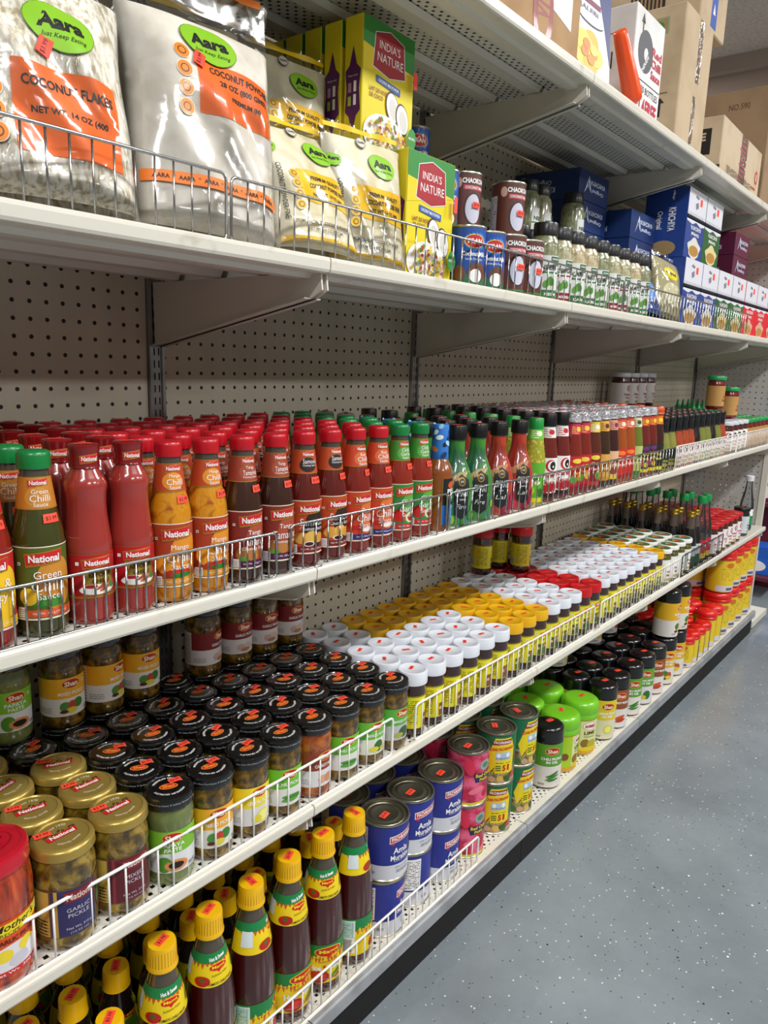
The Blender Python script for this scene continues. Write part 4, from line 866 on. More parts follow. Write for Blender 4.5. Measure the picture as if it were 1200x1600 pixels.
for cu, cv, ru, rv, h in ((-0.02, 0.10, 0.012, 0.022, '#d82a50'), (-0.045, 0.08, 0.010, 0.020, '#e04a6a'), (0.0, 0.04, 0.020, 0.008, '#e8708a'), (0.03, 0.03, 0.016, 0.010, '#b81a3a'), (-0.03, 0.03, 0.012, 0.014, '#c8204a'), (0.05, 0.10, 0.012, 0.014, '#d83a5c')): d.ell(cu, cv, ru, rv, pap(h), 16, 0.3)
d.poly([(-0.004, 0.060), (0.046, 0.060), (0.048, 0.084), (-0.010, 0.080)], pap('#1c2452'), 4); d.text('Red Chilli', 0.019, 0.0765, 0.046, 0.0085, YE, 0.03); d.text('Pickle', 0.019, 0.0660, 0.026, 0.0070, YE, 0.03); d.ell(0.022, 0.100, 0.016, 0.013, pap('#8aa89a'), 16); d.ell(0.022, 0.100, 0.010, 0.007, pap('#5a7a6a'), 14)
d.rect(-PI * R_, 0.0055, PI * R_, 0.011, pap('#d8d020'), 36); canfin(K_RCP, m, R_, H_, -0.004, -0.004, 0.6)
K_ACH, m, d = can(R_, H_, pap('#0f6a40')); M_ = chunky('#5a3a1a', '#8a8a4a', '#c8a88a', 60, 0.3, 0.4)
d.rect(-PI * R_, 0.005, PI * R_, 0.048, M_, 36)
d.poly([(-0.030, 0.062), (-0.008, 0.122), (0.034, 0.122), (0.046, 0.092), (0.044, 0.030), (-0.020, 0.030)], YE, 4); d.poly([(-0.014, 0.104), (0.034, 0.106), (0.036, 0.119), (-0.014, 0.117)], pap('#8a1a1c'), 3); d.text('PACHRANGA', 0.011, 0.1118, 0.044, 0.0070, WHITE, 0.03); d.text('FOODS', 0.011, 0.1050, 0.014, 0.0030, WHITE)
d.text('ACHAR PACHRANGA', 0.009, 0.0945, 0.066, 0.0085, pap('#c8401a'), 0.04, 0.06); d.rect(-0.006, 0.066, 0.034, 0.086, pap('#a8c4d8'), 8); d.ell(0.002, 0.078, 0.005, 0.006, WHITE, 12); d.ell(0.026, 0.078, 0.005, 0.006, WHITE, 12); d.lines(-0.004, 0.068, 0.032, 0.073, 2, mat('#4a4a4a', .6))
d.rect(-0.006, 0.032, 0.036, 0.063, pap('#e8d40c'), 8); d.text('5', 0.017, 0.045, 0.009, 0.016, pap('#c02010'), 0.05); d.lines(-0.004, 0.057, 0.034, 0.062, 1, pap('#2a6a20')); d.lines(-0.004, 0.038, 0.009, 0.054, 3, pap('#2a4a10'), 0.6); d.rect(0.025, 0.038, 0.031, 0.054, pap('#c02010')); 
for cu, cv, h in ((-0.04, 0.03, '#b81a2a'), (-0.05, 0.018, '#c89a4a'), (-0.03, 0.018, '#3a6a2a'), (-0.012, 0.016, '#c8a080'), (0.008, 0.018, '#d8b04a'), (0.028, 0.016, '#3a5a2a'), (0.045, 0.024, '#b84a4a'), (-0.060, 0.034, '#d8a8a0')): d.ell(cu, cv, 0.0085, 0.0080, pap(h), 12)
canfin(K_ACH, m, R_, H_, -0.004, 0.004, 1.6)
R_, H_ = 0.0330, 0.108
K_PRA, m, d = can(R_, H_, pap('#164a9c'), n=28)
d.ell(0.002, 0.080, 0.024, 0.016, pap('#2a78cc'), 20); d.ell(0, 0.080, 0.021, 0.0125, YE, 18); d.ell(0, 0.080, 0.019, 0.0110, RED, 18); d.text('PRAN', 0, 0.080, 0.028, 0.0085, WHITE, 0.04); d.text('Coconut Milk', 0, 0.0580, 0.048, 0.0080, WHITE, 0.03); d.text('Leche De Coco', 0, 0.0490, 0.034, 0.0042, WHITE)
d.rect(-0.08, 0.005, 0.08, 0.022, pap('#2a6a4a'), 30); d.ell(0.008, 0.026, 0.020, 0.018, pap('#6a3c1e'), 18); d.ell(0.004, 0.020, 0.013, 0.012, WHITE, 18); d.ell(-0.028, 0.024, 0.012, 0.014, pap('#7a4a26'), 14); d.rect(-0.095, 0.02, -0.06, 0.10, pap('#4a88c8'), 8)
for i in range(12): d.rect(-0.092, 0.024 + 0.0062 * i, -0.064, 0.0268 + 0.0062 * i, WHITE)
canfin(K_PRA, m, R_, H_)
R_, H_ = 0.0350, 0.113
K_CHK, m, d = can(R_, H_, pap('#5a2a1c'), n=28)
d.ell(0.006, 0.045, 0.021, 0.030, pap('#3a1a10'), 24); d.ell(0.007, 0.045, 0.018, 0.027, pap('#c8c8d8'), 24); d.text('CHAOKOH', 0.006, 0.0960, 0.050, 0.0095, WHITE, 0.04); d.rect(-0.016, 0.079, 0.032, 0.088, pap('#b8404a'), 10); d.text('COCONUT MILK', 0.008, 0.0835, 0.042, 0.0050, WHITE, 0.02); d.ell(-0.026, 0.092, 0.007, 0.010, pap('#c8a090'), 12)
d.rect(-0.085, 0.012, -0.040, 0.085, pap('#c8c4cc'), 10); d.lines(-0.083, 0.016, -0.042, 0.082, 14, mat('#50505a', .6)); d.rect(-0.11, 0.006, 0.11, 0.0095, pap('#3a7a3a'), 30); K_CHK.add('paper_label', m)
s = MB(); sticker(s, cyl([(R_, 0), (R_, 1)], R_), 0.012, 0.052, 0.018, 0.011, -0.05, e0=0.0030); K_CHK.add('price_sticker', s)

# ------------------------------------------------------------ big plastic jars of the base shelf
LP = [(0, 0), (0.040, 0), (0.0435, 0.003), (0.0440, 0.008), (0.0440, 0.134), (0.0420, 0.139)]
def bigjar(top, bot, words, pic, logo_=True):
    K = Kind('large_pickle_jar', 'pickle jar')
    b = MB(); b.lathe([(mat('#17120c', 0.2, 0, 0.8), LP)], 32); K.add('plastic_jar', b)
    c = MB(); c.lathe([(mat('#0d0d0e', 0.22, 0, 0.7), [(0.0420, 0.138), (0.0445, 0.1385), (0.0448, 0.142), (0.0438, 0.146), (0.0440, 0.166), (0.0425, 0.172), (0.0390, 0.1755), (0.0300, 0.1770), (0, 0.1772)])], 32); K.add('lid', c)
    m = MB(); d = Dec(m, cyl(LP, 0.044)); d.rect(-0.13, 0.006, 0.12, 0.132, pap(bot), 52); d.rect(-0.13, 0.068, 0.12, 0.132, pap(top), 52)
    if logo_: d.ell(0, 0.112, 0.021, 0.0115, pap('#e8b83a'), 22); d.ell(0, 0.112, 0.0195, 0.0102, pap('#b01218'), 22); d.text('Shan', 0, 0.112, 0.029, 0.0115, pap('#f4e4c0'), 0.03)
    v = 0.090
    for w in words: d.text(w, 0.0, v, min(0.062, text_mesh(w)[2] * 0.0085), 0.0078, WHITE, 0.04); v -= 0.0100
    for (cu, cv, ru, rv, h, r) in pic: d.ell(cu, cv, ru, rv, pap(h), 16, r)
    d.lines(-0.035, 0.014, -0.018, 0.020, 2, mat('#4a4a4a', 0.6)); K.add('label', m)
    m = MB(); sticker(m, disc(0.1772), 0.008, 0.006, 0.022, 0.013, 0.4, e0=0.0010); K.add('price_sticker', m)
    return K
B_CHI = bigjar('#5a9a22', '#e0d8ce', ('CHILI PICKLE', 'IN OIL'), [(0.002, .042, .019, .0030, '#3a7a2a', .3), (0.006, .037, .018, .0030, '#2a6a1e', .25), (0.000, 0.033, 0.018, 0.0030, '#4a8a30', .35), (0.006, 0.028, 0.017, 0.0030, '#2f7a24', .2), (0.008, 0.046, 0.016, 0.0030, '#2f7a24', .4)])
B_MAN = bigjar('#5a9a22', '#d8d4d0', ('MANGO PICKLE', 'IN OIL'), [(0.006, .038, .014, .016, '#2f6a2a', 0), (-0.010, 0.030, 0.014, 0.008, '#c8b83a', 0)])
B_MIX = bigjar('#dcaa14', '#dcd6cc', ('MIXED PICKLE', 'IN OIL'), [(-0.012, .044, .012, .012, '#3a7a2a', 0), (0.004, 0.040, 0.010, 0.012, '#b8502a', 0), (0.000, 0.030, 0.013, 0.008, '#d8c030', 0), (-0.016, 0.026, 0.010, 0.005, '#6a2a14', 0)])
B_LEM = bigjar('#dcc41c', '#dcd6b8', ('LEMON PICKLE', 'IN OIL'), [(0.004, .038, .016, .015, '#d8d040', 0), (0.004, .038, .011, .010, '#ece884', 0)])
B_CAR = bigjar('#8a4a24', '#dcd8d4', ('CARROT PICKLE',), [(0.002, .040, .018, .006, '#c8501c', .3), (0.004, 0.030, 0.018, 0.006, '#b83c18', .2)])
AP = [(0, 0), (0.049, 0), (0.0525, 0.004), (0.0535, 0.010), (0.0535, 0.112), (0.0525, 0.118)]
K_AHM = Kind('large_pickle_jar', 'pickle jar')
b = MB(); b.lathe([(mat('#b8a41c', 0.2, 0, 0.8), AP)], 32); K_AHM.add('plastic_jar', b)
c = MB(); c.lathe([(mat('#74c020', 0.28, 0, 0.4), [(0.0525, 0.114), (0.0555, 0.1145), (0.0555, 0.126), (0.0545, 0.128), (0.0558, 0.131), (0.0555, 0.148), (0.0535, 0.158), (0.0480, 0.1635), (0.0360, 0.1655), (0, 0.1660)])], 36); K_AHM.add('lid', c)
m = MB(); d = Dec(m, cyl(AP, 0.0535)); d.rect(-0.145, 0.008, 0.145, 0.110, pap('#a8c81c'), 56); d.rect(-0.030, 0.008, 0.032, 0.110, pap('#d8dc9a'), 16); d.rect(-0.145, 0.008, 0.145, 0.018, pap('#d89a14'), 56)
d.ell(0, 0.094, 0.025, 0.0125, GOLD, 24); d.ell(0, 0.094, 0.0235, 0.0112, WHITE, 24); d.text('AHMED', 0, 0.094, 0.038, 0.0100, pap('#b01c20'), 0.05); d.text('LIME', 0, 0.073, 0.038, 0.0110, pap('#5a3a14'), 0.03); d.text('PICKLE IN OIL', 0, 0.061, 0.036, 0.0050, pap('#5a3a14'))
d.ell(-0.014, 0.040, 0.014, 0.014, pap('#8a6a1c'), 18); d.ell(0.010, 0.036, 0.017, 0.015, pap('#b8aa28'), 18); d.ell(0, 0.022, 0.030, 0.008, pap('#e0c418'), 18); d.lines(-0.11, 0.030, -0.060, 0.090, 12, mat('#6a7a10', .6)); d.ell(-0.052, 0.050, 0.012, 0.011, pap('#7a4a28'), 14)
K_AHM.add('label', m); m = MB(); sticker(m, disc(0.1660), 0.006, 0.002, 0.022, 0.012, 0.3, e0=0.0010); K_AHM.add('price_sticker', m)
QP = [(0, 0), (0.040, 0), (0.0445, 0.004), (0.0450, 0.010), (0.0450, 0.128), (0.042, 0.134)]
def redlid(nm, r, h, capc='#d41a14', side='#3a2a6a'):
    K = Kind(nm, 'pickle jar'); k = h / 0.17; s_ = r / 0.045; pr = [(a * s_, z * k) for a, z in QP]
    b = MB(); b.lathe([(mat('#c8a01c', 0.25, 0, 0.7), pr)], 28); K.add('plastic_jar', b)
    c = MB(); c.lathe([(pls(capc), [(r * .95, .132 * k), (r * 1.06, .1325 * k), (r * 1.07, .140 * k), (r * 1.0, .143 * k), (r * 1.06, .147 * k), (r * 1.06, .158 * k), (r * .96, .166 * k), (r * .7, .170 * k), (0, .170 * k)])], 28); K.add('lid', c)
    m = MB(); d = Dec(m, cyl(pr, r)); d.rect(-3 * r, 0.006 * k, 3 * r, 0.126 * k, pap('#e0c020'), 48); d.rect(-1.7 * r, 0.006 * k, 0.7 * r, 0.030 * k, pap('#d0ccd0'), 22); d.lines(-1.3 * r, .05 * k, -.2 * r, .10 * k, 8, pap('#8a7a14'))
    d.rect(0.75 * r, 0.006 * k, 2.6 * r, 0.126 * k, pap(side), 22); d.ell(-.7 * r, .110 * k, .35 * r, .011 * k, pap('#c86a14'), 14); d.text('priya', 1.5 * r, .10 * k, 1.1 * r, .02 * k, WHITE, .04); d.ell(1.6 * r, .04 * k, .6 * r, .025 * k, pap('#4a8a2a'), 14); d.rect(-.9 * r, .012 * k, -.3 * r, .022 * k, pap('#5a5a6a'), 5)
    K.add('label', m); m = MB(); sticker(m, disc(.170 * k), 0, 0, 0.018, 0.011, 0.3, e0=0.0008); K.add('price_sticker', m)
    return K
Q_BIG = redlid('large_pickle_jar', 0.056, 0.190); Q_SM = redlid('pickle_jar', 0.032, 0.125); Q_MID = redlid('pickle_jar', 0.040, 0.155, '#d8201c', '#2a6a2a')

# ------------------------------------------------------------ bags
def bag(w, h, T, fill, skin, printer, top=0.86, seed=1, name='food_packet', gusset=False):
    K = Kind(name, 'food packet'); rnd = random.Random(seed)
    ph = [rnd.uniform(0, 6) for _ in range(6)]
    def prof(u, v):
        v_ = min(max(v, 0.0), 1.0)
        a = (1 - abs(u) ** 2.6) ** 0.55 if abs(u) < 1 else 0
        b = 0.55 + 0.45 * (v_ / 0.025) ** 0.6 if v_ < 0.025 else 1
        c = 1 if v_ < 0.45 else max(0.0, 1 - ((v_ - 0.45) / (top - 0.45)) ** 1.7) if v_ < top else 0
        wr = 0.055 * math.sin(9 * u + ph[0] + 5 * v_) * math.sin(11 * v_ + ph[1]) + 0.04 * math.sin(17 * v_ + 8 * u + ph[2])
        return T * 0.5 * a * b * (0.94 * c + 0.06) * (1 + wr * min(1, v_ / 0.25))
    def width(v): return w * 0.5 * (1 - 0.05 * math.sin(PI * min(1, max(0, v))) + 0.012 * math.sin(14 * v + ph[3]))
    def front(um, vm, e_):
        v = vm / h; u = um / (w * 0.5)
        y = -(prof(u, v)) - 0.0012 - e_
        if v > top: y -= 0.004 * math.sin(7 * u + ph[4]) * (v - top) / (1 - top)
        return (u * width(v), y, vm)
    NU, NV = 26, 40
    def sheet(mb, v0, v1, m, nv, offs=0.0):
        for sgn in (-1, 1):
            pts = []; fs = []
            for j in range(nv + 1):
                v = v0 + (v1 - v0) * j / nv
                for i in range(NU + 1):
                    u = -1 + 2 * i / NU; x, y, z = front(u * w / 2, v * h, offs)
                    pts.append((x, y if sgn < 0 else -y * 0.8, z))
            for j in range(nv):
                for i in range(NU):
                    a = j * (NU + 1) + i; q = (a, a + 1, a + NU + 2, a + NU + 1); fs.append(q if sgn < 0 else q[::-1])
            mb.add(pts, fs, m, True)
    b = MB(); sheet(b, 0, top - 0.06, fill, NV); K.add('filled_bag', b)
    c = MB(); sheet(c, top - 0.06, 1.0, skin, 8); K.add('clear_top', c)
    if skin is not fill:
        s = MB(); sheet(s, 0.0, top - 0.06, skin, NV, 0.0012); K.add('plastic_film', s)
    m = MB(); d = Dec(m, front, 0.0007, 0.00012); printer(d, w, h); K.add('printed_label', m)
    return K
def aara_logo(d, cu, cv, s, sub=True):
    g = pap('#8cc81e'); P = []
    for i in range(26):
        a = 2 * PI * i / 26; r = 1 + 0.10 * math.cos(2 * a + 0.6) + 0.05 * math.sin(3 * a); P.append((cu + s * r * math.cos(a), cv + s * 0.84 * r * math.sin(a)))
    d.poly(P, pap('#5f8c14'), 5); d.poly([(cu + (x - cu) * .975, cv + (y - cv) * .975) for x, y in P], g, 5)
    d.text('Aara', cu, cv + s * 0.12, s * 1.45, s * 0.52, INK, 0.045)
    if sub: d.text('Just Keep Eating', cu + s * .05, cv - s * 0.36, s * 1.35, s * 0.20, INK, 0.0, -0.04, 0.3)
def badges(d, cu, cv, r, dv, colr):
    for i in range(4): d.ell(cu, cv - dv * i, r, r, pap('#f0ece0'), 18); d.ell(cu, cv - dv * i, r * .93, r * .93, pap(colr), 18); d.ell(cu, cv - dv * i, r * .55, r * .55, pap('#7a3c08'), 12); d.ell(cu, cv - dv * i, r * .40, r * .40, pap(colr), 10)
def big_print(words, ox, zr0, zr1, zl, zband, bd, rot=0.0, ux=(-0.055, 0.060), lx=0.004):
    def f(d, w, h):
        OR_ = pap('#f47a10')
        d.rect(ox + ux[0], zr0, ox + ux[1], zr1, OR_, 14, 10, rot)
        for t, hh, dy, dx in words: d.text(t, ox + dx, dy, min(0.100, text_mesh(t)[2] * hh), hh, INK, 0.03, rot)
        badges(d, ox + ux[0] - 0.018, bd, 0.0105, 0.0240, '#f08a1a'); aara_logo(d, ox + lx, zl, 0.036)
        if zband: d.rect(-w * .44, zband, w * .44, zband + 0.014, OR_, 18, 2); d.text('AARA  *  AARA  *  AARA  *  AARA  *  AARA  *  AARA', 0, zband + 0.007, w * .78, 0.0055, INK, 0.02)
        d.rect(-w * .44, h * .955, w * .44, h * .985, OR_, 14, 2)
        d.text('AARA * MADE IN INDIA * AARA', 0, h * .970, w * .5, 0.0045, INK)
        k = zl - 0.040; oq = ox + lx - 0.004
        d.poly([(oq - 0.014, k), (oq - 0.028, k + 0.006), (oq - 0.020, k + 0.026), (oq - 0.006, k + 0.020)], ORANGE, 1); d.text('$3.99', oq - 0.017, k + 0.013, 0.018, 0.006, mat('#4a1510', .5), 0, 1.15)
    return f
FLK = chunky('#b3a88a', '#ece6d6', '#fbf8f0', 150, 0.6, 0.4, 1.0, (1, 1, 0.40)); PWD = chunky('#e6e1d4', '#efebe0', '#f8f5ec', 30, 0.6, 0.45, 0.5)
SKIN = film('clear_packet_film', (1, 1, 1, 1), 0.0, 0.45, 14, 0.10); SKIN2 = film('cloudy_packet_film', (0.98, 0.97, 0.96, 1), 0.02, 0.45, 11, 0.12)
G_FLK = bag(0.215, 0.31, 0.105, FLK, SKIN, big_print([('COCONUT FLAKES', 0.0105, 0.108, 0.004), ('NET WT. 14 OZ (400', 0.0085, 0.080, 0.004)], 0.022, 0.036, 0.128, 0.176, None, 0.122), 0.84, 3)
G_PWD = bag(0.220, 0.345, 0.115, PWD, SKIN2, big_print([('COCONUT POWDER', 0.0100, 0.196, 0.012), ('28 OZ (800 GMS)', 0.0100, 0.180, 0.014), ('PREMIUM (M)', 0.0080, 0.164, 0.016)], 0.030, 0.138, 0.208, 0.234, 0.045, 0.212, lx=-0.030), 0.84, 8)
PWY = chunky('#ddd4b2', '#e8e0c4', '#f2ecd6', 24, 0.5, 0.4, 0.7)
def med_print(d, w, h):
    Y_ = pap('#f2c80c'); d.rect(-0.030, 0.066, 0.074, 0.116, Y_, 16, 6)
    d.rect(-w * .46, 0.004, w * .46, 0.012, Y_, 18); d.rect(-w * .46, h - 0.012, w * .46, h - 0.004, Y_, 18)
    d.text('PREMIUM QUALITY', 0.024, 0.1035, 0.064, 0.0075, INK, 0.03); d.text('COCONUT POWDER FINE', 0.026, 0.0925, 0.074, 0.0075, INK, 0.03); d.text('NET WT. 14 OZ (400', 0.024, 0.0790, 0.062, 0.0080, INK, 0.03)
    badges(d, -0.036, 0.1075, 0.0078, 0.0165, '#e8b81c'); aara_logo(d, 0.026, 0.153, 0.025); aara_logo(d, -0.066, 0.150, 0.0125, False)
    d.text('COCONUT POWDER FINE', -0.060, 0.078, 0.085, 0.0075, INK, 0.02, -PI / 2)
    d.text('PREMIUM QUALITY COCONUT POWDER', 0, 0.032, 0.100, 0.0065, INK, 0.02); d.text('NET WT. 14 OZ (400 GM)', 0, 0.0215, 0.064, 0.0060, INK, 0.02)
    d.ell(-0.010, 0.186, 0.009, 0.009, mat('#7a7a78', .5), 18); d.ell(-0.010, 0.186, 0.0078, 0.0078, pap('#d8d2c0'), 18); d.text('Quality', -0.010, 0.186, 0.013, 0.0045, INK, 0.02)
G_MED = bag(0.156, 0.215, 0.060, PWY, SKIN, med_print, 0.95, 5)
BSH = lambda c: crinkle('shiny_pouch_' + c, '#' + c, 0.2, 0.18, 22, 0.9)
def pouch_print(d, w, h): d.ell(0, h * .45, w * .30, h * .22, pap('#3a78c8'), 18); d.text('Wafers', 0, h * .45, w * .45, h * .08, WHITE, .02); d.ell(0.02, h * .75, w * .12, h * .06, pap('#e8d020'), 14)
G_PCB = bag(0.16, 0.20, 0.06, BSH('28488c'), BSH('28488c'), pouch_print, 0.95, 2)
def pouch2(d, w, h): d.ell(0, h * .68, w * .25, h * .10, pap('#e8d81c'), 18); d.text('Papad', 0, h * .68, w * .36, h * .07, INK, .04); d.ell(0, h * .35, w * .3, h * .18, pap('#d8d2b0'), 18)
G_PCC = bag(0.15, 0.21, 0.06, crinkle('papad_pouch', '#b8b08a', 0.1, 0.2, 24, 0.9), SKIN, pouch2, 0.95, 6)

# ------------------------------------------------------------ boxes
def boxkind(name, cat, w, dp, h, base, front=None, left=None, topf=None, r=0.0015):
    """origin at the base centre; front faces -y"""
    K = Kind(name, cat); m = MB(); m.rbox(-w/2, -dp/2, 0, w/2, dp/2, h, base, r)
    if front: front(Dec(m, plane((0, -dp/2, 0), (1, 0, 0), (0, 0, 1), (0, -1, 0)), 0.0003, 0.00012, True), w, h)
    if left: left(Dec(m, plane((-w/2, 0, 0), (0, -1, 0), (0, 0, 1), (-1, 0, 0)), 0.0003, 0.00012, True), dp, h)
    K.add('box_body', m)
    return K
def in_front(d, w, h):
    d.rect(-w * .495, h * .72, w * .495, h * .995, pap('#2e8a34')); d.poly([(-w * .495, h * .60), (-w * .495, h * .80), (w * .2, h * .74), (w * .495, h * .72)], YE, 1)
    P = [(-w * .26, h * .90), (0, h * .945), (w * .26, h * .90), (w * .28, h * .76), (w * .30, h * .66), (0, h * .62), (-w * .30, h * .66), (-w * .28, h * .76)]
    d.poly([(x * 1.08, h * .78 + (y - h * .78) * 1.08) for x, y in P], WHITE, 1); d.poly([(x * 1.04, h * .78 + (y - h * .78) * 1.04) for x, y in P], pap('#8a1420'), 1); d.poly(P, pap('#a81c28'), 1)
    d.text("INDIA'S", 0, h * .835, w * .40, h * .062, WHITE, 0.0); d.text('NATURE', 0.002, h * .740, w * .50, h * .066, WHITE, 0.0)
    d.poly([(-w * .25, h * .60), (w * .22, h * .565), (w * .22, h * .51), (-w * .25, h * .55)], pap('#2a5aa8'), 1); d.text('COCONUT MILK POWDER', -w * .01, h * .557, w * .40, h * .024, WHITE, 0.02, -0.09)
    d.text('LAIT DE NOIX', -w * .20, h * .485, w * .36, h * .032, pap('#8a2a1a'), 0.02); d.text('DE COCO', -w * .24, h * .44, w * .26, h * .032, pap('#8a2a1a'), 0.02)
    for cu, cv in ((0.07, 0.40), (0.27, 0.34)): d.ell(w * cu, h * cv, w * .13, h * .125, pap('#4a2c18'), 24, .3); d.ell(w * cu + .001, h * cv, w * .115, h * .112, WHITE, 24, .3); d.ell(w * cu + .002, h * cv - .002, w * .075, h * .080, pap('#d8d4cc'), 20, .3)
    d.ell(-w * .08, h * .15, w * .40, h * .17, WHITE, 28); rr = random.Random(4)
    for i in range(70):
        a = rr.uniform(0, 2 * PI); q = math.sqrt(rr.random()) * .92
        d.ell(-w * .08 + w * .37 * q * math.cos(a), h * .145 + h * .15 * q * math.sin(a), w * .035, h * .016, pap(['#d8b83a', '#c89a2a', '#5a8a2a', '#a83a20', '#e0cc60'][i % 5]), 7, rr.random() * 3)
    d.ell(w * .40, h * .20, w * .09, h * .085, pap('#2e8a34'), 18); d.text('NATURAL', w * .40, h * .205, w * .13, h * .02, WHITE, .02)
    d.rect(w * .40, h * .60, w * .47, h * .73, ORANGE)
def in_left(d, w, h):
    d.poly([(0, h * .78), (-w * .20, h * .64), (-w * .42, h * .60), (-w * .34, h * .46), (-w * .42, h * .30), (-w * .20, h * .26), (0, h * .12), (w * .20, h * .26), (w * .42, h * .30), (w * .34, h * .46), (w * .42, h * .60), (w * .20, h * .64)], pap('#5a1c5a'), 2)
    d.text('Bring to boil', 0, h * .56, w * .5, h * .018, WHITE); d.rect(-w * .25, h * .44, -w * .08, h * .51, pap('#b88ab0')); d.rect(w * .05, h * .44, w * .2, h * .52, WHITE); d.rect(-w * .25, h * .34, -w * .08, h * .41, pap('#a8b840')); d.rect(w * .05, h * .34, w * .2, h * .42, WHITE)
X_IND = boxkind('food_box', 'food box', 0.138, 0.040, 0.206, pap('#e6d210'), in_front, in_left)
def khi_front(body, art):
    def f(d, w, h):
        d.rect(-w * .498, h * .56, w * .498, h * .997, pap('#dcdce2')); n = 8
        d.poly([(-w * .498, h * .62), (-w * .498, h * .53), (-w * .2, h * .50), (0, h * .545), (w * .25, h * .50), (w * .498, h * .53), (w * .498, h * .62)], pap('#dcdce2'), 1)
        for i in range(11): d.rect(-w * .45 + w * .085 * i, h * .58, -w * .43 + w * .085 * i, h * .66, mat('#6a6a78', .6))
        d.text('gbp', -w * .05, h * .90, w * .20, h * .07, mat('#50505c', .6), 0.03, PI); d.poly([(-w * .13, h * .80), (w * .02, h * .84), (w * .05, h * .76), (-w * .08, h * .72)], mat('#7a7a88', .6), 1)
        d.rect(w * .12, h * .80, w * .24, h * .90, ORANGE)
        d.text('KHICHIYA', 0, h * .455, w * .56, h * .060, WHITE, 0.02, PI); d.text('Original', 0, h * .375, w * .42, h * .070, WHITE, 0.03, PI)
        P = [(w * .34 * math.cos(a) * (1 + .14 * math.sin(5 * a)), h * .165 + h * .150 * math.sin(a) * (1 + .12 * math.cos(4 * a))) for a in [2 * PI * i / 22 for i in range(22)]]
        d.poly(P, pap(art), 2); d.ell(0, h * .13, w * .26, h * .08, pap('#b8863a'), 16)
    return f
def khi_side(d, w, h):
    d.text('gbp', w * .15, h * .90, w * .22, h * .045, WHITE, .03, PI / 2 * 3); d.text('KHICHIYA', w * .15, h * .55, h * .34, w * .17, WHITE, 0.02, -PI / 2); d.text('Original', -w * .15, h * .55, h * .26, w * .17, WHITE, 0.02, -PI / 2); d.ell(0, h * .14, w * .3, h * .11, pap('#a88a5a'), 16)
KH = [boxkind('snack_box', 'snack box', 0.172, 0.13, 0.200, pap(c), khi_front(c, a), khi_side) for c, a in (('#1c3e8a', '#dcd8cc'), ('#2a448e', '#d4d0c0'), ('#1e5c28', '#e0d090'), ('#2a6832', '#dccc88'), ('#d81c2a', '#d8a890'))]
def lay_side(d, w, h): d.text('KHICHIYA', -w * .05, h * .35, w * .38, h * .20, pap('#c8d4e8'), 0.02, PI); d.text('Original', -w * .05, h * .62, w * .26, h * .20, pap('#c8d4e8'), 0.02, PI); d.ell(-w * .36, h * .5, w * .10, h * .38, pap('#b0986a'), 14)
def lay_front(d, w, h): d.text('KHICHIYA', w * .10, h * .65, w * .5, h * .16, pap('#d8e0f0'), 0.02, PI); d.text('Original', w * .12, h * .40, w * .4, h * .16, pap('#d8e0f0'), 0.02, PI); d.poly([(-w * .35, h * .2), (-w * .2, h * .85), (-w * .1, h * .3), (-w * .25, h * .6)], pap('#c8d4e8'), 1)
X_LAY = boxkind('snack_box', 'snack box', 0.19, 0.20, 0.078, pap('#0f2f66'), lay_front, lay_side); X_MAR = boxkind('snack_box', 'snack box', 0.19, 0.13, 0.078, pap('#5a1034'), lay_front, lay_side)
# cartons
def tape(d, u0, v0, u1, v1): d.rect(u0, v0, u1, v1, film('packing_tape', (.9, .85, .78, 1), .25, .8, 60, .12))
def c1_front(d, w, h):
    d.poly([(w * .10, h * .33), (w * .10, h * .95), (w * .42, h * .95), (w * .42, h * .22)], pap('#dcdad4'), 1)
    for i in range(9): d.rect(w * .115, h * (.58 + .022 * i), w * .19, h * (.591 + .022 * i), INK)
    d.text('USA', w * .27, h * .54, w * .11, h * .09, INK, .03, .2); d.rect(w * .31, h * .48, w * .40, h * .76, INK); d.rect(w * .32, h * .50, w * .39, h * .74, pap('#dcdad4'))
    d.ell(w * .17, h * .22, w * .085, h * .27, pap('#8a2418'), 20); d.ell(w * .17, h * .24, w * .05, h * .20, mat('#b08c62', .7), 16); d.text('V1', w * .17, h * .22, w * .06, h * .20, pap('#8a2418'), .05, PI / 2)
C_1 = boxkind('cardboard_carton', 'carton', 0.46, 0.30, 0.26, CARD, c1_front, None, None, .002)
def chili_front(d, w, h):
    G = mat('#56565a', .6); d.ell(-w * .12, h * .62, w * .26, h * .20, G, 24, 0.15); d.ell(-w * .10, h * .60, w * .07, h * .06, WHITE, 16); d.text("CHING'S", -w * .12, h * .50, w * .34, h * .05, WHITE, .02, .9); d.poly([(-w * .33, h * .86), (-w * .27, h * .95), (-w * .21, h * .86)], INK, 1); d.rect(-w * .285, h * .78, -w * .255, h * .87, INK)
    for i, t in enumerate(('Red', 'Chilli', 'Sauce')): d.text(t, w * .28, h * (.68 - .11 * i), w * .34, h * .085, pap('#c41c34'), .03)
    d.rect(-w * .47, h * .335, w * .47, h * .342, INK); d.text('BUY 20 BOTTLES', 0, h * .265, w * .84, h * .065, mat('#3a3a40', .6), 0.0); d.text('GET 4', -w * .22, h * .115, w * .42, h * .15, pap('#c41c44'), .03); d.text('FREE', w * .22, h * .105, w * .40, h * .16, pap('#c41c44'), .03)
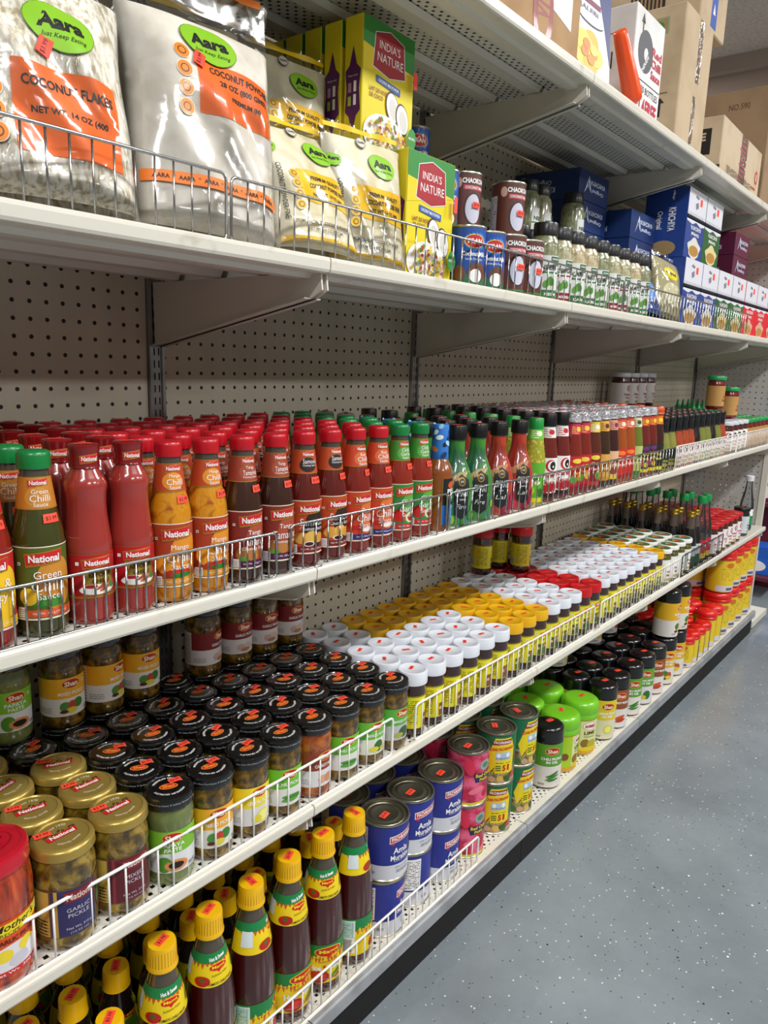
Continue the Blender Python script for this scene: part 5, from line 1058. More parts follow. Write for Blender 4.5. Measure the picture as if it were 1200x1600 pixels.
def chili_left(d, w, h):
    d.text('HANDLE WITH CARE', 0, h * .90, w * .5, h * .022, INK); d.text('NO.- 4182-5', -w * .1, h * .83, w * .45, h * .035, INK, .02); d.text('CHILLI SAUCE', -w * .02, h * .775, w * .55, h * .04, INK, .02); d.rect(-w * .40, h * .75, w * .40, h * .756, INK)
    for i in range(10): d.rect(w * (.12 + .022 * i), h * .42, w * (.131 + .022 * i), h * .58, INK)
    d.text('NET 16.93', w * .15, h * .69, w * .3, h * .03, INK); d.text('24 X 300', w * .15, h * .64, w * .3, h * .03, INK)
C_W = boxkind('sauce_carton', 'carton', 0.178, 0.30, 0.224, worn('white_carton', '#e4e2de', '#cfcac2', 8, .6, .5, .75), chili_front, chili_left, None, .002)
def c3_front(d, w, h): tape(d, w * .0, h * .52, w * .14, h * .98); tape(d, w * -.02, h * .02, w * .10, h * .42)
def c3_left(d, w, h):
    d.rect(w * .16, h * .80, w * .36, h * .92, pap('#8aa070')); d.rect(w * .175, h * .81, w * .345, h * .91, CARD); d.ell(w * .26, h * .86, w * .06, h * .035, pap('#3a8a3a'), 14); d.text('98 8', 0, h * .85, w * .12, h * .03, INK)
    d.text('U1', w * .18, h * .12, w * .30, h * .09, mat('#4a3420', .7), .05); d.rect(w * .05, h * .37, w * .40, h * .375, mat('#4a3420', .7)); d.poly([(w * .30, h * .30), (w * .34, h * .34), (w * .38, h * .30)], INK, 1); d.rect(w * .33, h * .20, w * .35, h * .30, INK)
C_3 = boxkind('cardboard_carton', 'carton', 0.225, 0.30, 0.335, worn('pale_carton', '#c4ad8c', '#ad9675', 8, .75, .45, .7), c3_front, c3_left, None, .003)
def c4_front(d, w, h): d.rect(-w * .10, h * .05, w * .12, h * .55, pap('#1c4aa8')); d.poly([(-w*.04, h*.22), (0.0, h*.36), (w*.05, h*.22)], WHITE, 1); d.rect(w * .25, h * .5, w * .27, h * .95, INK); d.rect(-w * .42, h * .60, -w * .40, h * .92, INK)
def c4_left(d, w, h):
    d.rect(-w * .2, h * .15, w * .15, h * .60, INK); 
    for i in range(8): d.rect(-w * .18 + w * .04 * i, h * .2, -w * .16 + w * .04 * i, h * .55, CARD)
C_4 = boxkind('cardboard_carton', 'carton', 0.22, 0.28, 0.20, worn('pale_carton', '#c4ad8c', '#ad9675', 8, .75, .45, .7), c4_front, c4_left, None, .003)
def c5_front(d, w, h):
    tape(d, -w * .06, h * .1, w * .10, h * .99)
    for i in range(9): d.rect(-w * .08 + w * .02 * (i % 3), h * (.15 + .09 * i), w * .02 + w * .02 * (i % 4), h * (.18 + .09 * i), pap('#b8506a'))
    d.lines(-w * .35, h * .10, w * .30, h * .26, 5, mat('#5a4a3a', .7)); d.ell(w * .40, h * .45, w * .04, h * .13, pap('#c4402a'), 16); d.ell(w * .40, h * .45, w * .02, h * .08, CARDL, 12)
    for i in range(5): d.rect(w * (.28 + .02 * i), h * .20, w * (.285 + .03 * i), h * .24, pap('#c4603a'))
def c5_left(d, w, h): d.rect(-w * .1, h * .35, w * .35, h * .8, INK); d.text('MILE', w * .12, h * .66, w * .32, h * .14, CARDL, .04); d.rect(-w * .5, h * .02, w * .5, h * .16, mat('#26221e', .6))
C_5 = boxkind('cardboard_carton', 'carton', 0.50, 0.22, 0.165, CARDL, c5_front, c5_left, None, .003)
def c6_left(d, w, h): d.poly([(-w * .30, h * .75), (-w * .22, h * .86), (-w * .14, h * .75)], pap('#c4503a'), 1); d.rect(-w * .24, h * .50, -w * .20, h * .76, pap('#c4503a')); d.text('NO.590', w * .2, h * .86, w * .2, h * .05, mat('#4a3420', .7))
def c6_front(d, w, h): d.rect(-w * .3, h * .4, -w * .27, h * .9, pap('#c4503a')); d.rect(-w * .1, h * .35, -w * .07, h * .85, pap('#c4503a'))
C_6 = boxkind('cardboard_carton', 'carton', 0.34, 0.36, 0.405, worn('shaded_brown_carton', '#94795a', '#82694c', 9, .75, .45, .7), c6_front, c6_left, None, .003)  # brown card painted darker, the shadow on this carton put into its colour
K_JAL = boxkind('food_packet', 'food packet', 0.150, 0.012, 0.215, WHITE, lambda d, w, h: (d.poly([(w * .05, h * .99), (w * .49, h * .99), (w * .49, h * .25), (w * .30, h * .6)], pap('#1c2a6a'), 1), d.text("Gits", -w * .22, h * .86, w * .3, h * .07, pap('#c41c24'), .05), d.rect(-w * .45, h * .70, w * .20, h * .75, pap('#7a1a4a')), d.text('JALEBI', -w * .12, h * .64, w * .5, h * .06, mat('#7a7a90', .5), .02),
    d.ell(-w * .05, h * .56, w * .33, h * .05, pap('#30304a'), 18), d.ell(-w * .05, h * .575, w * .34, h * .05, WHITE, 18), [d.ell(w * (-.12 + .20 * math.cos(i * 1.25)), h * (.26 + .11 * math.sin(i * 1.25)), w * .20, h * .10, pap(['#e0b030', '#f0cc50'][i % 2]), 18) for i in range(8)], [d.ell(w * (-.10 + .13 * math.cos(i * 1.7)), h * (.26 + .07 * math.sin(i * 1.7)), w * .10, h * .05, pap(['#c88a1c', '#f0cc60', '#d8802a'][i % 3]), 14) for i in range(6)]), None, None, .001)
K_ORB = Kind('orange_bottle', 'bottle')
b = MB(); n = 40; prof = [(0.0, 0.0), (0.016, 0.0005), (0.0200, 0.004), (0.0225, 0.018), (0.0165, 0.135), (0.0150, 0.150), (0.0125, 0.1525), (0, 0.153)]
vs = []; fs = []
for r, z in prof:
    for k in range(n): q = r * (1 - (0.05 if (k % 4 < 2 and 0.015 < z < 0.14) else 0)); vs.append((q * math.cos(2 * PI * k / n), q * math.sin(2 * PI * k / n), z))
for j in range(len(prof) - 1):
    for k in range(n): fs.append((j * n + k, j * n + (k + 1) % n, (j + 1) * n + (k + 1) % n, (j + 1) * n + k))
b.add(vs, fs, mat('#f2500a', 0.3, 0, 0.5), True); K_ORB.add('ribbed_body', b)
# spice bottles
WP = [(0, 0), (0.029, 0), (0.0315, 0.003), (0.032, 0.008), (0.032, 0.112), (0.0300, 0.124), (0.0240, 0.132), (0.0235, 0.138)]
def spice(h1, h2, h3, word, band, fillz=0.128):
    K = Kind('spice_bottle', 'spice bottle'); b = MB(); b.lathe([(chunky(h1, h2, h3, 90, 0.9, 0.25), WP)], 24); K.add('plastic_bottle', b)
    c = MB(); c.lathe([(pls('#1a1a1b'), [(0.0238, 0.134), (0.0262, 0.1345), (0.0265, 0.137), (0.0262, 0.158), (0.0250, 0.1605), (0, 0.161)])], 24); K.add('cap', c)
    m = MB(); d = Dec(m, cyl(WP, 0.032)); d.rect(-0.024, 0.006, 0.026, 0.092, pap('#d8dad4'), 12); d.rect(-0.024, 0.006, 0.026, 0.022, pap(band), 12); d.rect(0.004, 0.080, 0.026, 0.090, pap('#1e5a3a'), 6); d.text('ORGANIC', 0.015, 0.085, 0.018, 0.004, WHITE, .02)
    d.text(word, 0.0, 0.068, min(0.040, text_mesh(word)[2] * 0.010), 0.0095, mat('#3a4a3a', .5), .02); d.rect(-0.024, 0.056, 0.026, 0.059, pap(band), 12); d.ell(0.006, 0.040, 0.008, 0.010, pap('#4a8a2a'), 10, .5); d.ell(-0.004, 0.034, 0.007, 0.009, pap('#5a9a3a'), 10, -.5)
    d.text(word, 0.006, 0.013, 0.026, 0.006, WHITE, .03); K.add('label', m); return K
S_A = spice('#6a7048', '#808460', '#989c78', 'NEEM', '#2a7a3a'); S_B = spice('#9a8a60', '#b8a880', '#ccc0a0', 'KARI', '#2a6a34'); S_C = spice('#8a8460', '#a8a27c', '#c0ba98', 'MORINGA', '#8a1a2a')

# ------------------------------------------------------------ filling the shelves
J = random.Random(21)
def nth(i, last=None):
    return 'foremost' if i == 0 else ORD[i] + ' from front'
def column(kind, desc, colp, x, z, y0, n, pitch, group, i0=0, jit=0.0004, yaw=0.22, bias=0.0):
    for i in range(i0, i0 + n):
        kind.put(x + J.uniform(-jit, jit), y0 + pitch * i + J.uniform(-jit, jit), z, bias + J.uniform(-yaw, yaw) * (1 if i == 0 else 2.2), '%s, %s, %s' % (desc, nth(i), colp), group)
zc, zd, ze, zb, za = [q_ - 0.0009 for q_ in (ZC, ZD, ZE, ZB, ZA)]
D_KET = 'pinkish red ketchup bottle with dark cap'
BAD = []
cols = [
 (K_HOT, 'red capped hot and spicy sauce bottle', 'leftmost sauce column', .299, 'hot and spicy sauce bottles'),
 (K_GREEN, 'green capped green chilli sauce bottle', 'column left of the ketchup', .357, 'green chilli sauce bottles'),
 (K_KET, D_KET, 'left ketchup column', .4155, 'ketchup bottles'), (K_KET, D_KET, 'right ketchup column', .4715, 'ketchup bottles'),
 (K_MANGO, 'orange yellow mango chilli sauce bottle', 'left mango column', .5285, 'mango chilli sauce bottles'), (K_MANGO, 'orange yellow mango chilli sauce bottle', 'right mango column', .5865, 'mango chilli sauce bottles'),
 (K_TAM, 'dark brown tamarind chutney bottle', 'left tamarind column', .648, 'tamarind chutney bottles'), (K_TAM, 'dark brown tamarind chutney bottle', 'right tamarind column', .709, 'tamarind chutney bottles'),
 (K_SAM, 'orange and black samosa chutney bottle', 'left samosa column', .768, 'samosa chutney bottles'), (K_SAM, 'orange and black samosa chutney bottle', 'right samosa column', .826, 'samosa chutney bottles'),
 (K_RCH, 'red capped red chilli sauce bottle', 'left red chilli column', .885, 'red chilli sauce bottles'), (K_RCH, 'red capped red chilli sauce bottle', 'right red chilli column', .943, 'red chilli sauce bottles'),
 (K_GAR, 'green capped chilli garlic bottle with tomato label', 'left garlic column', 1.001, 'chilli garlic sauce bottles'), (K_GAR, 'green capped chilli garlic bottle with tomato label', 'right garlic column', 1.060, 'chilli garlic sauce bottles')]
for kk, ds, cp, x, g in cols:
    column(kk, ds, cp, x, zc, 0.038, 6, 0.0595, g, yaw=.12, bias=-.36 if kk is K_GREEN else -.24)
column(K_PERI, 'brown peri peri sauce bottle with blue patterned cap wrap', 'its only column', 1.124, zc, .036, 4, .060, 'peri peri sauce bottles', bias=-.3)
column(F_F, 'foil capped green chutney bottle', 'behind the peri peri bottles', 1.124, zc, .036, 2, .0595, 'foil capped sauce bottles', 4)
for i, (kk, ds, x) in enumerate(((K_OG, 'broad green sleeved sauce bottle with black cap', 1.190), (K_OG, 'broad green sleeved sauce bottle with black cap', 1.266), (K_OR, 'broad red sleeved sauce bottle with black cap', 1.348), (K_OR, 'broad red sleeved sauce bottle with black cap', 1.436))):
    column(kk, ds, ['left', 'right'][i % 2] + ' column of its colour', x, zc, .042, 3, .077, ('green' if i < 2 else 'red') + ' sleeved sauce bottles', yaw=.16, bias=-.7)
    column([K_LIME, K_SCH][i % 2], ['green capped lime sauce bottle', 'black capped schezwan sauce bottle'][i % 2], 'behind the %s %s sleeved column' % (['left', 'right'][i % 2], ['green', 'red'][i // 2]), x - .002, zc, .036, 2, .0590, 'bottles behind the sleeved sauces', 4)
rest = [(K_LIME, 'lime green sauce bottle with green cap', 'column before the schezwan bottles', 1.503, 'lime sauce bottles'),
 (K_SCH, 'black capped schezwan bottle with white label', 'left schezwan column', 1.565, 'schezwan sauce bottles'), (K_SCH, 'black capped schezwan bottle with white label', 'right schezwan column', 1.632, 'schezwan sauce bottles')]
fo = [(F_A, 'foil capped red sauce bottle with pink neck label', 'left pink necked column'), (F_A, 'foil capped red sauce bottle with pink neck label', 'right pink necked column'), (F_B, 'foil capped ginger garlic sauce bottle with yellow neck', 'its only column'),
 (F_C, 'foil capped brown imli chutney bottle with amber label', 'its only column'), (F_D, 'foil capped dark date sauce bottle with peach label', 'its only column'), (F_E, 'foil capped orange chilli sauce bottle with red label', 'left orange column'),
 (F_E, 'foil capped orange chilli sauce bottle with red label', 'right orange column'), (F_F, 'foil capped olive green chutney bottle', 'column right of the orange ones'), (F_G, 'foil capped mixed sauce bottle with speckled label', 'left speckled column'),
 (F_G, 'foil capped mixed sauce bottle with speckled label', 'right speckled column'), (F_H, 'orange capped dark hot sauce bottle', 'column before the mustard')]
for i, (kk, ds, cp) in enumerate(fo): rest.append((kk, ds, cp, 1.697 + .0590 * i, 'foil capped sauce bottles'))
for kk, ds, cp, x, g in rest: column(kk, ds, cp, x, zc, 0.038, 6, 0.0595, g, yaw=.2, bias=-.6)
ms = [(M_A, 'small green mustard bottle, black cap'), (M_A, 'small green mustard bottle, black cap'), (M_B, 'small orange chilli bottle, black cap'), (M_B, 'small orange chilli bottle, black cap'), (M_B, 'small orange chilli bottle, black cap'), (M_C, 'small dark soy bottle, black cap'),
 (M_D, 'small olive sauce bottle, black cap'), (M_D, 'small olive sauce bottle, black cap'), (M_C, 'small dark soy bottle, black cap'), (M_D, 'small olive sauce bottle, black cap'), (M_B, 'small orange chilli bottle, black cap')]
for i, (kk, ds) in enumerate(ms):
    column(kk, ds, '%s column after the orange caps' % ORD[i], 2.350 + .0625 * i, zc, .036, 6, .0610, 'small black capped bottles', yaw=.1, bias=-.7)
for i in range(4): column(J_CH, 'white labelled chutney jar, pale lid', '%s jar column after the black caps' % ORD[i], 3.055 + .0715 * i, zc, .042, 5, .0715, 'schezwan chutney jars', yaw=.1, bias=-.8)
for i in range(5): column(J_GAR, 'chili garlic jar with green lid', '%s green lidded column' % ORD[i], 3.345 + .0715 * i, zc, .042, 2, .0715, 'chili garlic jars', yaw=.1)
for i in range(5): column(K_SRI, 'red squeeze bottle with green nozzle', '%s squeeze bottle column from the left' % ORD[i], 3.345 + .0715 * i, zc, .19, 3, .065, 'green nozzled squeeze bottles', yaw=.1)
for i, (x, y) in enumerate(((3.02, .08), (3.27, .09))): J_GAR.put(x, y, zc + [.170, .1263][i], 0, ['chili garlic jar stacked on small black capped bottles', 'chili garlic jar stacked on the white schezwan jars'][i], 'stacked chili garlic jars')
for i in range(4):
    J_CH.put(2.69 + .088 * i, .325, zc + .1702, .1 * i, 'white jar stacked at the back on black capped bottles, ' + ['farthest left', 'second from left', 'third from left', 'farthest right'][i] + ' of four', 'white jars stacked at the back')

# ---- pickle jar shelf
def shelfcol(kind, ds, cp, x, g, n=5, i0=0, y0=.039, pitch=.0702, yaw=.5, bias=0): column(kind, ds, cp, x, zd, y0, n, pitch, g, i0, .0004, yaw * .5, bias)
K_MOT.put(.283, .046, zd, .10, 'large red lidded jar of garlic pickle at the near left corner')
for i in range(3): G_A.put(.292, .130 + .077 * i, zd, .3 * i, 'gold lidded pickle jar %s behind the big red lidded jar' % ['directly', 'second', 'third'][i], 'gold lidded pickle jars')
column(G_A, 'gold lidded garlic pickle jar with blue label', 'left gold column', .366, zd, .040, 4, .0765, 'gold lidded pickle jars', 0, .0006, .25)
column(G_B, 'gold lidded mixed pickle jar with maroon label', 'right gold column', .4425, zd, .042, 3, .0765, 'gold lidded pickle jars', 0, .0006, .25)
P_GAR.put(.366, .347, zd, 0, 'black lidded jar last behind the left gold column', 'black lidded pickle jars')
for i in range(2): P_MIX.put(.4425, .268 + .071 * i, zd, .2, 'black lidded jar %s behind the right gold column' % ['next', 'last'][i], 'black lidded pickle jars')
bl = [(P_PAP, 'black lidded papaya paste jar, light green label'), (P_MIX, 'black lidded mixed pickle jar with amber label'), (P_LEM, 'black lidded lemon pickle jar with yellow label'), (P_CHI, 'black lidded chili pickle jar with green label'),
      (P_CAR, 'black lidded carrot pickle jar with brown label'), (P_CHI, 'black lidded chili pickle jar with green label'), (P_MAN, 'black lidded mango pickle jar with bright green label'), (P_MNG, 'black lidded mango pickle jar, grey green label')]
for i, (kk, ds) in enumerate(bl):
    shelfcol(kk, ds, ['column beside the gold lids', 'amber column', 'yellow column', 'left chili column', 'brown column', 'right chili column', 'bright green column', 'column beside the white lids'][i], .5165 + .0698 * i, 'black lidded pickle jars', bias=(-.55, -.22, 0, -.22, -.05, -.4, -.25, -.1)[i], yaw=.15)
t2 = zd + .1322
for x, y, kk, lb in ((.437, .330, P_PAP, 'papaya paste jar stacked at the left on black lids'), (.5165, .318, P_MIX, 'amber mixed pickle jar stacked left, beside papaya paste'), (.586, .318, P_MIX, 'middle amber mixed pickle jar of the three stacked'), (.656, .318, P_MIX, 'rightmost amber mixed pickle jar of the three stacked'),
    (.790, .318, P_GAR, 'garlic pickle jar stacked with its side print showing'), (.8655, .318, P_GAR, 'garlic pickle jar stacked, maroon label facing the aisle'), (.935, .320, P_GAR, 'garlic pickle jar stacked farthest back under the shelf'), (1.005, .318, P_GAR, 'garlic pickle jar stacked right beside the white lids')):
    kk.put(x, y, t2, .45 if 'side print' in lb or lb.startswith('middle') else -.05, lb, 'jars stacked on the black lids')
def pri(x, kk, ds, cp, i0=0, n=5, g='white lidded pickle jars'): column(kk, ds, cp, x, zd, .037, n, .0655, g, i0, .0005, .35, .1 if x < 1.4 else -.5)
WD = 'white lidded yellow labelled jar'; YD = 'yellow lidded yellow labelled jar'; RD = 'red lidded yellow labelled jar'
xs = [1.068 + .0632 * i for i in range(22)]
for i, x in enumerate(xs):
    o = ORD[i if i < 6 else (i - 6 if i < 9 else (i - 9 if i < 12 else (i - 12 if i < 14 else i - 14)))]
    if i < 6:
        nw = 5 if i < 2 else 3
        pri(x, Y_W, WD, '%s white column right of the black lids' % o, 0, nw)
        if nw < 5: pri(x, Y_Y, YD, 'behind the %s white column' % o, nw, 5 - nw, 'yellow lidded pickle jars')
    elif i < 9: pri(x, Y_Y, YD, '%s yellow column' % o, 0, 5, 'yellow lidded pickle jars')
    elif i < 12: pri(x, Y_W2, WD, '%s white column right of the yellow lids' % o)
    elif i < 14: pri(x, Y_R, RD, '%s red column' % o, 0, 5, 'red lidded pickle jars')
    elif i < 21: pri(x, Y_W2, WD, '%s white column beyond the red lids' % o)
    else: pri(x, Y_Y, YD, 'far yellow column', 0, 5, 'yellow lidded pickle jars')
for x, y, lb in ((1.74, .300, 'yellow labelled dark jar stacked high, left of four'), (1.835, .300, 'yellow labelled dark jar stacked high, second of four'), (1.900, .300, 'yellow labelled dark jar stacked high, third of four'), (1.845, .234, 'yellow labelled dark jar with red lid stacked in front of the others')):
    Y_R.put(x, y, zd + .1313, .2, lb, 'yellow labelled jars stacked high')
for i in range(4): shelfcol(J_WG, 'jar with white rimmed green lid', '%s green topped column' % ORD[i], 2.470 + .0712 * i, 'green topped jars', 5, 0, .040, .0712)
for i in range(2): column(K_SOY, 'dark sauce bottle with gold cap', ['left', 'right'][i] + ' gold capped column', 2.752 + .0585 * i, zd, .038, 6, .0595, 'gold capped dark sauce bottles')
for i in range(2): column(K_VIN, 'clear vinegar bottle with green cap', ['left', 'right'][i] + ' green capped column', 2.873 + .064 * i, zd, .040, 5, .065, 'green capped vinegar bottles')
for i in range(6): shelfcol(J_RED, 'red lidded schezwan chutney jar', '%s red lidded column beyond the vinegar' % ORD[i], 3.012 + .0722 * i, 'red lidded chutney jars', 5, 0, .040, .0712)
J_BLK.put(3.52, .045, zd, 0, 'black lidded dark jar near the end post'); K_VI2.put(3.66, .060, zd, 0, 'clear bottle with white cap and green label beside the end post')

# ---- base shelf
for i in range(6):
    K_MAG.put((.509 + .0838 * i), .054, ze, (-.30, -.25, .85, -.15, -.55, .95)[i], 'tall red tomato sauce bottle with yellow cap, ' + ['nearest the camera', 'second from the left', 'third from the left', 'fourth from the left', 'fifth from the left', 'beside the blue cans'][i], 'tall tomato sauce bottles')
k = 0
for r in range(4):
    for c in range(10):
        x = .345 + .0685 * c + (.03 if r % 2 else 0); y = .134 + .0685 * r
        if x > .97: continue
        K_MG2.put(x, y, ze, J.uniform(-.6, .6), 'shorter yellow capped sauce bottle, %s row behind the tall ones, %s from left' % (ORD[r], ORD[c]), 'shorter yellow capped sauce bottles')
for i in range(3): K_MG2.put(.290 + .0685 * i, .060, ze, .1, 'shorter yellow capped bottle left of the tall ones, ' + ['outermost', 'middle', 'nearest them'][i], 'shorter bottles at the near left corner')
for c, (x, y) in enumerate(((1.0275, .064), (1.1325, .074), (1.2375, .070))):
    for r in range(3):
        for lv in range(2):
            if c == 0 and r == 1 and lv: pass
            K_AML.put(x + (.006 if lv and c == 0 else 0), y + .1045 * r, ze + .1225 * lv, (-.35, -.4, -.4)[c] if lv else (.15, .9, -.3)[c], 'blue %s can, %s in the %s blue column' % (['lower', 'upper'][lv], nth(r), ['left', 'middle', 'right'][c]), 'blue fruit preserve cans')
for r in range(3):
    for lv in range(2):
        K_RCP.put(1.3455, .068 + .1015 * r, ze + .133 * lv, -.6 + .1 * lv, 'pink chilli patterned %s can, %s' % (['lower', 'upper'][lv], nth(r)), 'pink chilli pickle cans')
for c in range(2):
    for r in range(3):
        for lv in range(2):
            K_ACH.put(1.468 + .112 * c, .066 + .1015 * r, ze + .133 * lv, (-.95 if c == 0 else -.45) + .05 * lv, 'green and yellow %s can, %s, %s column' % (['lower', 'upper'][lv], nth(r), ['left', 'right'][c]), 'green mixed pickle cans')
def big(kk, ds, cp, x, n=3, y0=.056, g='large black lidded pickle jars', yaw=.1, scale=1.0, pitch=.094):
    for r in range(n): kk.put(x, y0 + pitch * r * scale, ze, -.75 + J.uniform(-yaw, yaw), '%s, %s, %s' % (ds, nth(r), cp), g, None, scale)
big(B_CHI, 'large chili pickle jar with black lid', 'beside the green cans', 1.735, 3)
for c in range(2):
    for r in range(3): K_AHM.put(1.845 + .1285 * c, .070 + .1125 * r, ze, -.45 if c else .2, 'large lime pickle jar with bright green lid, %s, %s column' % (nth(r), ['left', 'right'][c]), 'green lidded lime pickle jars')
for kk, ds, cp, x in ((B_LEM, 'large lemon pickle jar', 'right after the green lids', 2.098), (B_CAR, 'large brown labelled pickle jar', 'beside lemon jars', 2.200), (B_CHI, 'large green labelled chili jar', 'between brown labelled jars', 2.318), (B_MAN, 'large mango pickle jar', 'beside green chili jars', 2.430),
    (B_CAR, 'large brown labelled pickle jar', 'beside mango jars', 2.540), (B_MIX, 'large amber mixed pickle jar', 'left amber column', 2.650), (B_MIX, 'large amber mixed pickle jar', 'right amber column', 2.760)): big(kk, ds, cp, x, 4, .052, pitch=.0905)
B_MIX.put(2.655, .056, ze + .1774, .1, 'large amber pickle jar stacked at the front, left of two', 'stacked amber pickle jars'); B_MIX.put(2.765, .056, ze + .1774, .1, 'large amber pickle jar stacked at the front, right of two', 'stacked amber pickle jars')
B_LEM.put(2.12, .235, ze + .1774, 0, 'large lemon pickle jar stacked at the back above brown labels'); B_MAN.put(2.395, .235, ze + .1774, 0, 'large mango pickle jar stacked behind the green chili jars'); B_CAR.put(2.535, .235, ze + .1774, 0, 'large brown labelled jar stacked near the amber jars')
for i in range(4): big(Q_SM, 'small red lidded yellow jar', '%s small column from the amber jars' % ORD[i], 2.862 + .0715 * i, 4, .036, 'small red lidded jars', .2, 1.0, .072)
for i in range(2): big(Q_MID, 'medium red lidded yellow jar', ['left', 'right'][i] + ' medium column', 3.155 + .09 * i, 4, .046, 'medium red lidded jars', .2, 1.0, .088)
for i in range(4):
    for r in range(2):
        for lv in range(2): Q_BIG.put(3.36 + .121 * i, .064 + .122 * r, ze + .1902 * lv, .15, 'very large red lidded yellow jar, %s, %s, %s column' % (['lower', 'upper'][lv], ['front row', 'back row'][r], ['first', 'second', 'third', 'last'][i]), 'very large red lidded jars')

# ---- upper shelf
def lean(a, b=0.0): return (a, b)
G_FLK.put(.405, .080, zb + .013, -.22, 'big clear bag of shredded coconut flakes leaning at the near left', None, lean(-.22, 0))
G_PWD.put(.622, .088, zb + .010, -.20, 'big clear bag of coconut powder between the flakes and yellow packets', None, lean(-.16, .06))
for x, y, z, rz, tx, ty, lb in ((.918, .060, .008, .18, -.13, .03, 'yellow and cream coconut powder packet standing foremost on the right'), (.800, .050, .010, .30, -.38, .02, 'coconut powder packet slumped low behind the fence'), (.850, .128, .004, .38, -.08, -.04, 'coconut powder packet wedged between the front two'),
    (.715, .165, .036, .42, -1.50, 0, 'coconut powder packet lying flat, lower left of the pile'), (.885, .175, .036, .42, -1.50, 0, 'coconut powder packet lying flat, lower right of the pile'), (.715, .165, .106, .42, -1.50, 0, 'coconut powder packet lying flat, upper left of the pile'), (.885, .175, .106, .42, -1.50, 0, 'coconut powder packet lying flat, upper right of the pile'),
    (.890, .215, .148, .12, -.12, .06, 'coconut powder packet on top of the heap, big green logo showing'), (.735, .215, .148, .30, -.12, -.05, 'coconut powder packet on top of the heap at the left'), (.812, .318, .148, .42, -.02, 0, 'coconut powder packet rearmost on top of the heap')):
    G_MED.put(x, y, zb + z, rz - .42, lb, 'coconut powder packets', (tx, ty))
for r in range(6):
    X_IND.put(1.078, .068 + .046 * r, zb, 0, 'yellow coconut milk box on the shelf, %s' % nth(r), 'yellow coconut milk boxes')
for r in range(5): X_IND.put(1.047, .145 + .047 * r, zb + .2062, 0, 'upper tier yellow coconut milk box, %s of its row' % nth(r), 'yellow coconut milk boxes')
for x, y, n, kk, ds in ((1.190, .042, 1, K_PRA, 'short blue coconut milk can'), (1.262, .042, 1, K_PRA, 'short blue coconut milk can beside its twin'), (1.20, .24, 3, K_PRA, 'blue can in the left tall back stack'), (1.272, .24, 3, K_PRA, 'blue can in the right tall back stack'),
    (1.205, .118, 2, K_PRA, 'blue can behind the left front blue can'), (1.285, .120, 2, K_CHK, 'brown coconut cream can behind the blue ones'), (1.338, .042, 1, K_CHK, 'brown coconut cream can beside the blue ones'), (1.412, .042, 1, K_CHK, 'brown coconut cream can before the spice bottles'), (1.385, .118, 1, K_CHK, 'brown can standing behind the front brown ones'), (1.398, .085, -1, K_CHK, 'brown can stacked on the front brown cans'), (1.36, .20, 1, K_CHK, 'brown can in the back row'), (1.435, .215, 1, K_CHK, 'brown can in the back row beside the spices')):
    for lv in (range(n) if n > 0 else [1]): kk.put(x, y, zb + (.108 if kk is K_PRA else .113) * lv, -.55, ds + (', ' + ['lowest', 'second level', 'topmost'][lv] if n > 1 else (', on the shelf' if n > 0 else '')), 'coconut milk cans')
i = 0
for c in range(9):
    kk = (S_A, S_B, S_C)[(c * 2 + c // 3) % 3] if c else S_A
    column(kk, ['sage', 'beige', 'pale'][(S_A, S_B, S_C).index(kk)] + ' spice bottle with black cap', '%s spice column from the brown cans' % ORD[c], 1.490 + .068 * c, zb, .042, 2 if c > 6 else 3, .068, 'spice bottles', bias=-.7)
for x, y, kk, lb in ((1.766, .246, S_A, 'spice bottle stacked high, nearest the brown cans'), (1.832, .246, S_C, 'spice bottle stacked high, middle of the three'), (1.957, .212, S_A, 'olive spice bottle stacked high at the right, nearest the aisle')): kk.put(x, y, zb + .1612, .1, lb, 'stacked spice bottles')
G_PCB.put(2.138, .045, zb + .014, -.2, 'crumpled blue snack pouch behind the fence', None, lean(-.45, .10), .80); G_PCB.put(2.150, .125, zb + .004, -.3, 'blue snack pouch standing behind the crumpled one', None, lean(-.10, .1), .9); G_PCC.put(2.275, .050, zb + .010, -.3, 'shiny clear papad pouch with yellow print', None, lean(-.22, .22), .95)
for i, (kk, x) in enumerate(((KH[0], 2.452), (KH[1], 2.628), (KH[2], 2.804), (KH[3], 2.980), (KH[4], 3.160), (KH[4], 3.337), (KH[4], 3.514))):
    for r in range(2): kk.put(x, .095 + .135 * r, zb, 0, '%s snack box with white top, %s' % (['blue', 'lighter blue', 'green', 'second green', 'red', 'second red', 'third red'][i], ['at the shelf front', 'in the back row'][r]), 'white topped snack boxes')
KH[0].put(2.452, .105, zb + .2004, 0, 'blue snack box with white top stacked in the upper tier', 'white topped snack boxes'); KH[2].put(2.628, .105, zb + .2004, 0, 'green snack box with white top stacked in the upper tier', 'white topped snack boxes')
for lv in range(4): X_LAY.put(2.262, .230, zb + .0784 * lv, 0, 'dark blue snack box lying flat, ' + ['lowest', 'second', 'third', 'topmost'][lv] + ' of the front pile', 'dark blue snack boxes')
for lv in range(5): X_LAY.put(2.06, .3005 + .0 if lv < 0 else .302, zb + .0784 * lv, 0, 'dark blue snack box lying flat, ' + ['lowest', 'second', 'third', 'fourth', 'topmost'][lv] + ' of the back pile', 'dark blue snack boxes')
for lv in range(2): X_MAR.put(3.03 + .0 * lv, .115, zb + .2004 + .0784 * lv, 0, 'maroon snack box on the green ones, ' + ['lower', 'upper'][lv], 'maroon snack boxes')

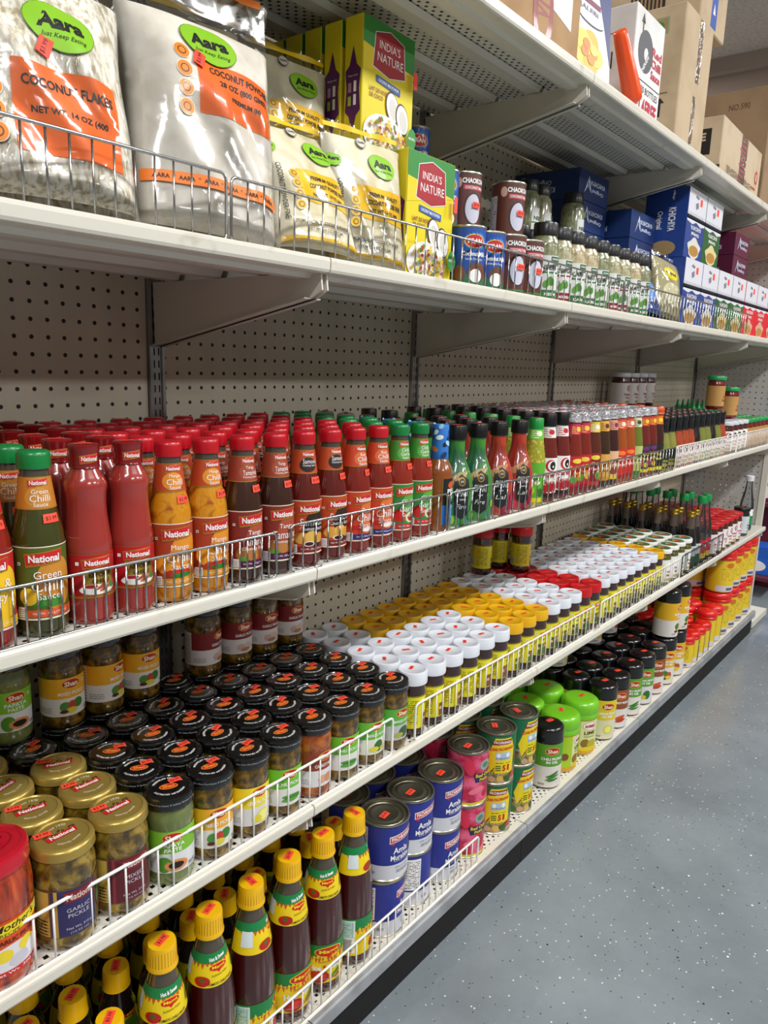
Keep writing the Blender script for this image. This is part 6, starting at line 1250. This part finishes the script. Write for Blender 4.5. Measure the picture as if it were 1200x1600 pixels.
# ---- cartons on the top shelf
C_1.put(1.265, .153, za, 0, 'brown cardboard carton with shipping label above the coconut cans'); K_JAL.put(1.576, .012, za, -.10, 'thin white and blue sweet mix packet leaning on the brown carton', None, lean(-.10, .06))
K_ORB.put(1.782, -.004, za + .016, 0, 'ribbed orange plastic bottle leaning in front of the white carton', None, lean(-.05, -.66)); C_W.put(1.862, .152, za, 0, 'white chilli sauce carton with red lettering')
C_3.put(2.198, .153, za, 0, 'tall pale taped carton beside the white carton'); C_4.put(2.315, .150, za + .3352, .0, 'small carton on top of the tall pale one')
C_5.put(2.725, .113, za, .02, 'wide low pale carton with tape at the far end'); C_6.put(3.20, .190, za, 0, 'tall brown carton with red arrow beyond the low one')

# ---- beyond the end of the shelves
m = MB(); m.box(4.72, .05, 0, 4.75, .95, 1.4, mat('#6a1c30', .6)); single('rack_panel', m, 'dark maroon upright panel beyond the end post', 'rack panel')  # upright panel of the display rack, behind its shelves
for z, w_ in ((.10, 'lowest'), (.52, 'middle'), (.95, 'highest')):
    m = MB(); m.box(4.45, .05, z, 4.718, .95, z + .0195, mat('#5a1a2c', .6)); single('display_shelf', m, 'maroon display shelf beyond the end post, %s of three' % w_, 'shelf', 'display shelves beyond the end post')
def plainbox(w_, d_, h_, c1, c2): return boxkind('snack_box', 'snack box', w_, d_, h_, pap(c1), None, lambda d, w, h: (d.rect(-w * .5, h * .6, w * .5, h * .99, pap(c2)), d.ell(0, h * .3, w * .3, h * .2, WHITE, 16)))
PB = [plainbox(.16, .2, .16, '#1a62c8', '#1a5ab8'), plainbox(.16, .2, .14, '#7a2a7a', '#d8642a'), plainbox(.16, .2, .18, '#6a1c3c', '#8a2a4a'), plainbox(.16, .2, .15, '#b8b0b0', '#7a1c2c')]
nm = ['bright blue', 'purple and orange', 'wine red', 'grey and red']
for i in range(4):
    for lv, z in enumerate((.12, .54, .97)):
        PB[(i + lv * 2) % 4].put(4.60, .17 + .215 * i, z, 0, '%s box on the %s rack shelf, %s' % (nm[(i + lv * 2) % 4], ['lowest', 'middle', 'highest'][lv], ['nearest the aisle', 'second from the aisle', 'third from the aisle', 'farthest from the aisle'][i]), 'boxes on the far display rack')
m = MB(); m.box(5 * W + .012, .0, .02, 5 * W + .30, .38, .05, LIP); m.box(5 * W + .02, .03, 0, 5 * W + .28, .36, .02, BLACK); single('floor_stand', m, 'low cream stand on the floor beyond the base shelf', 'stand')
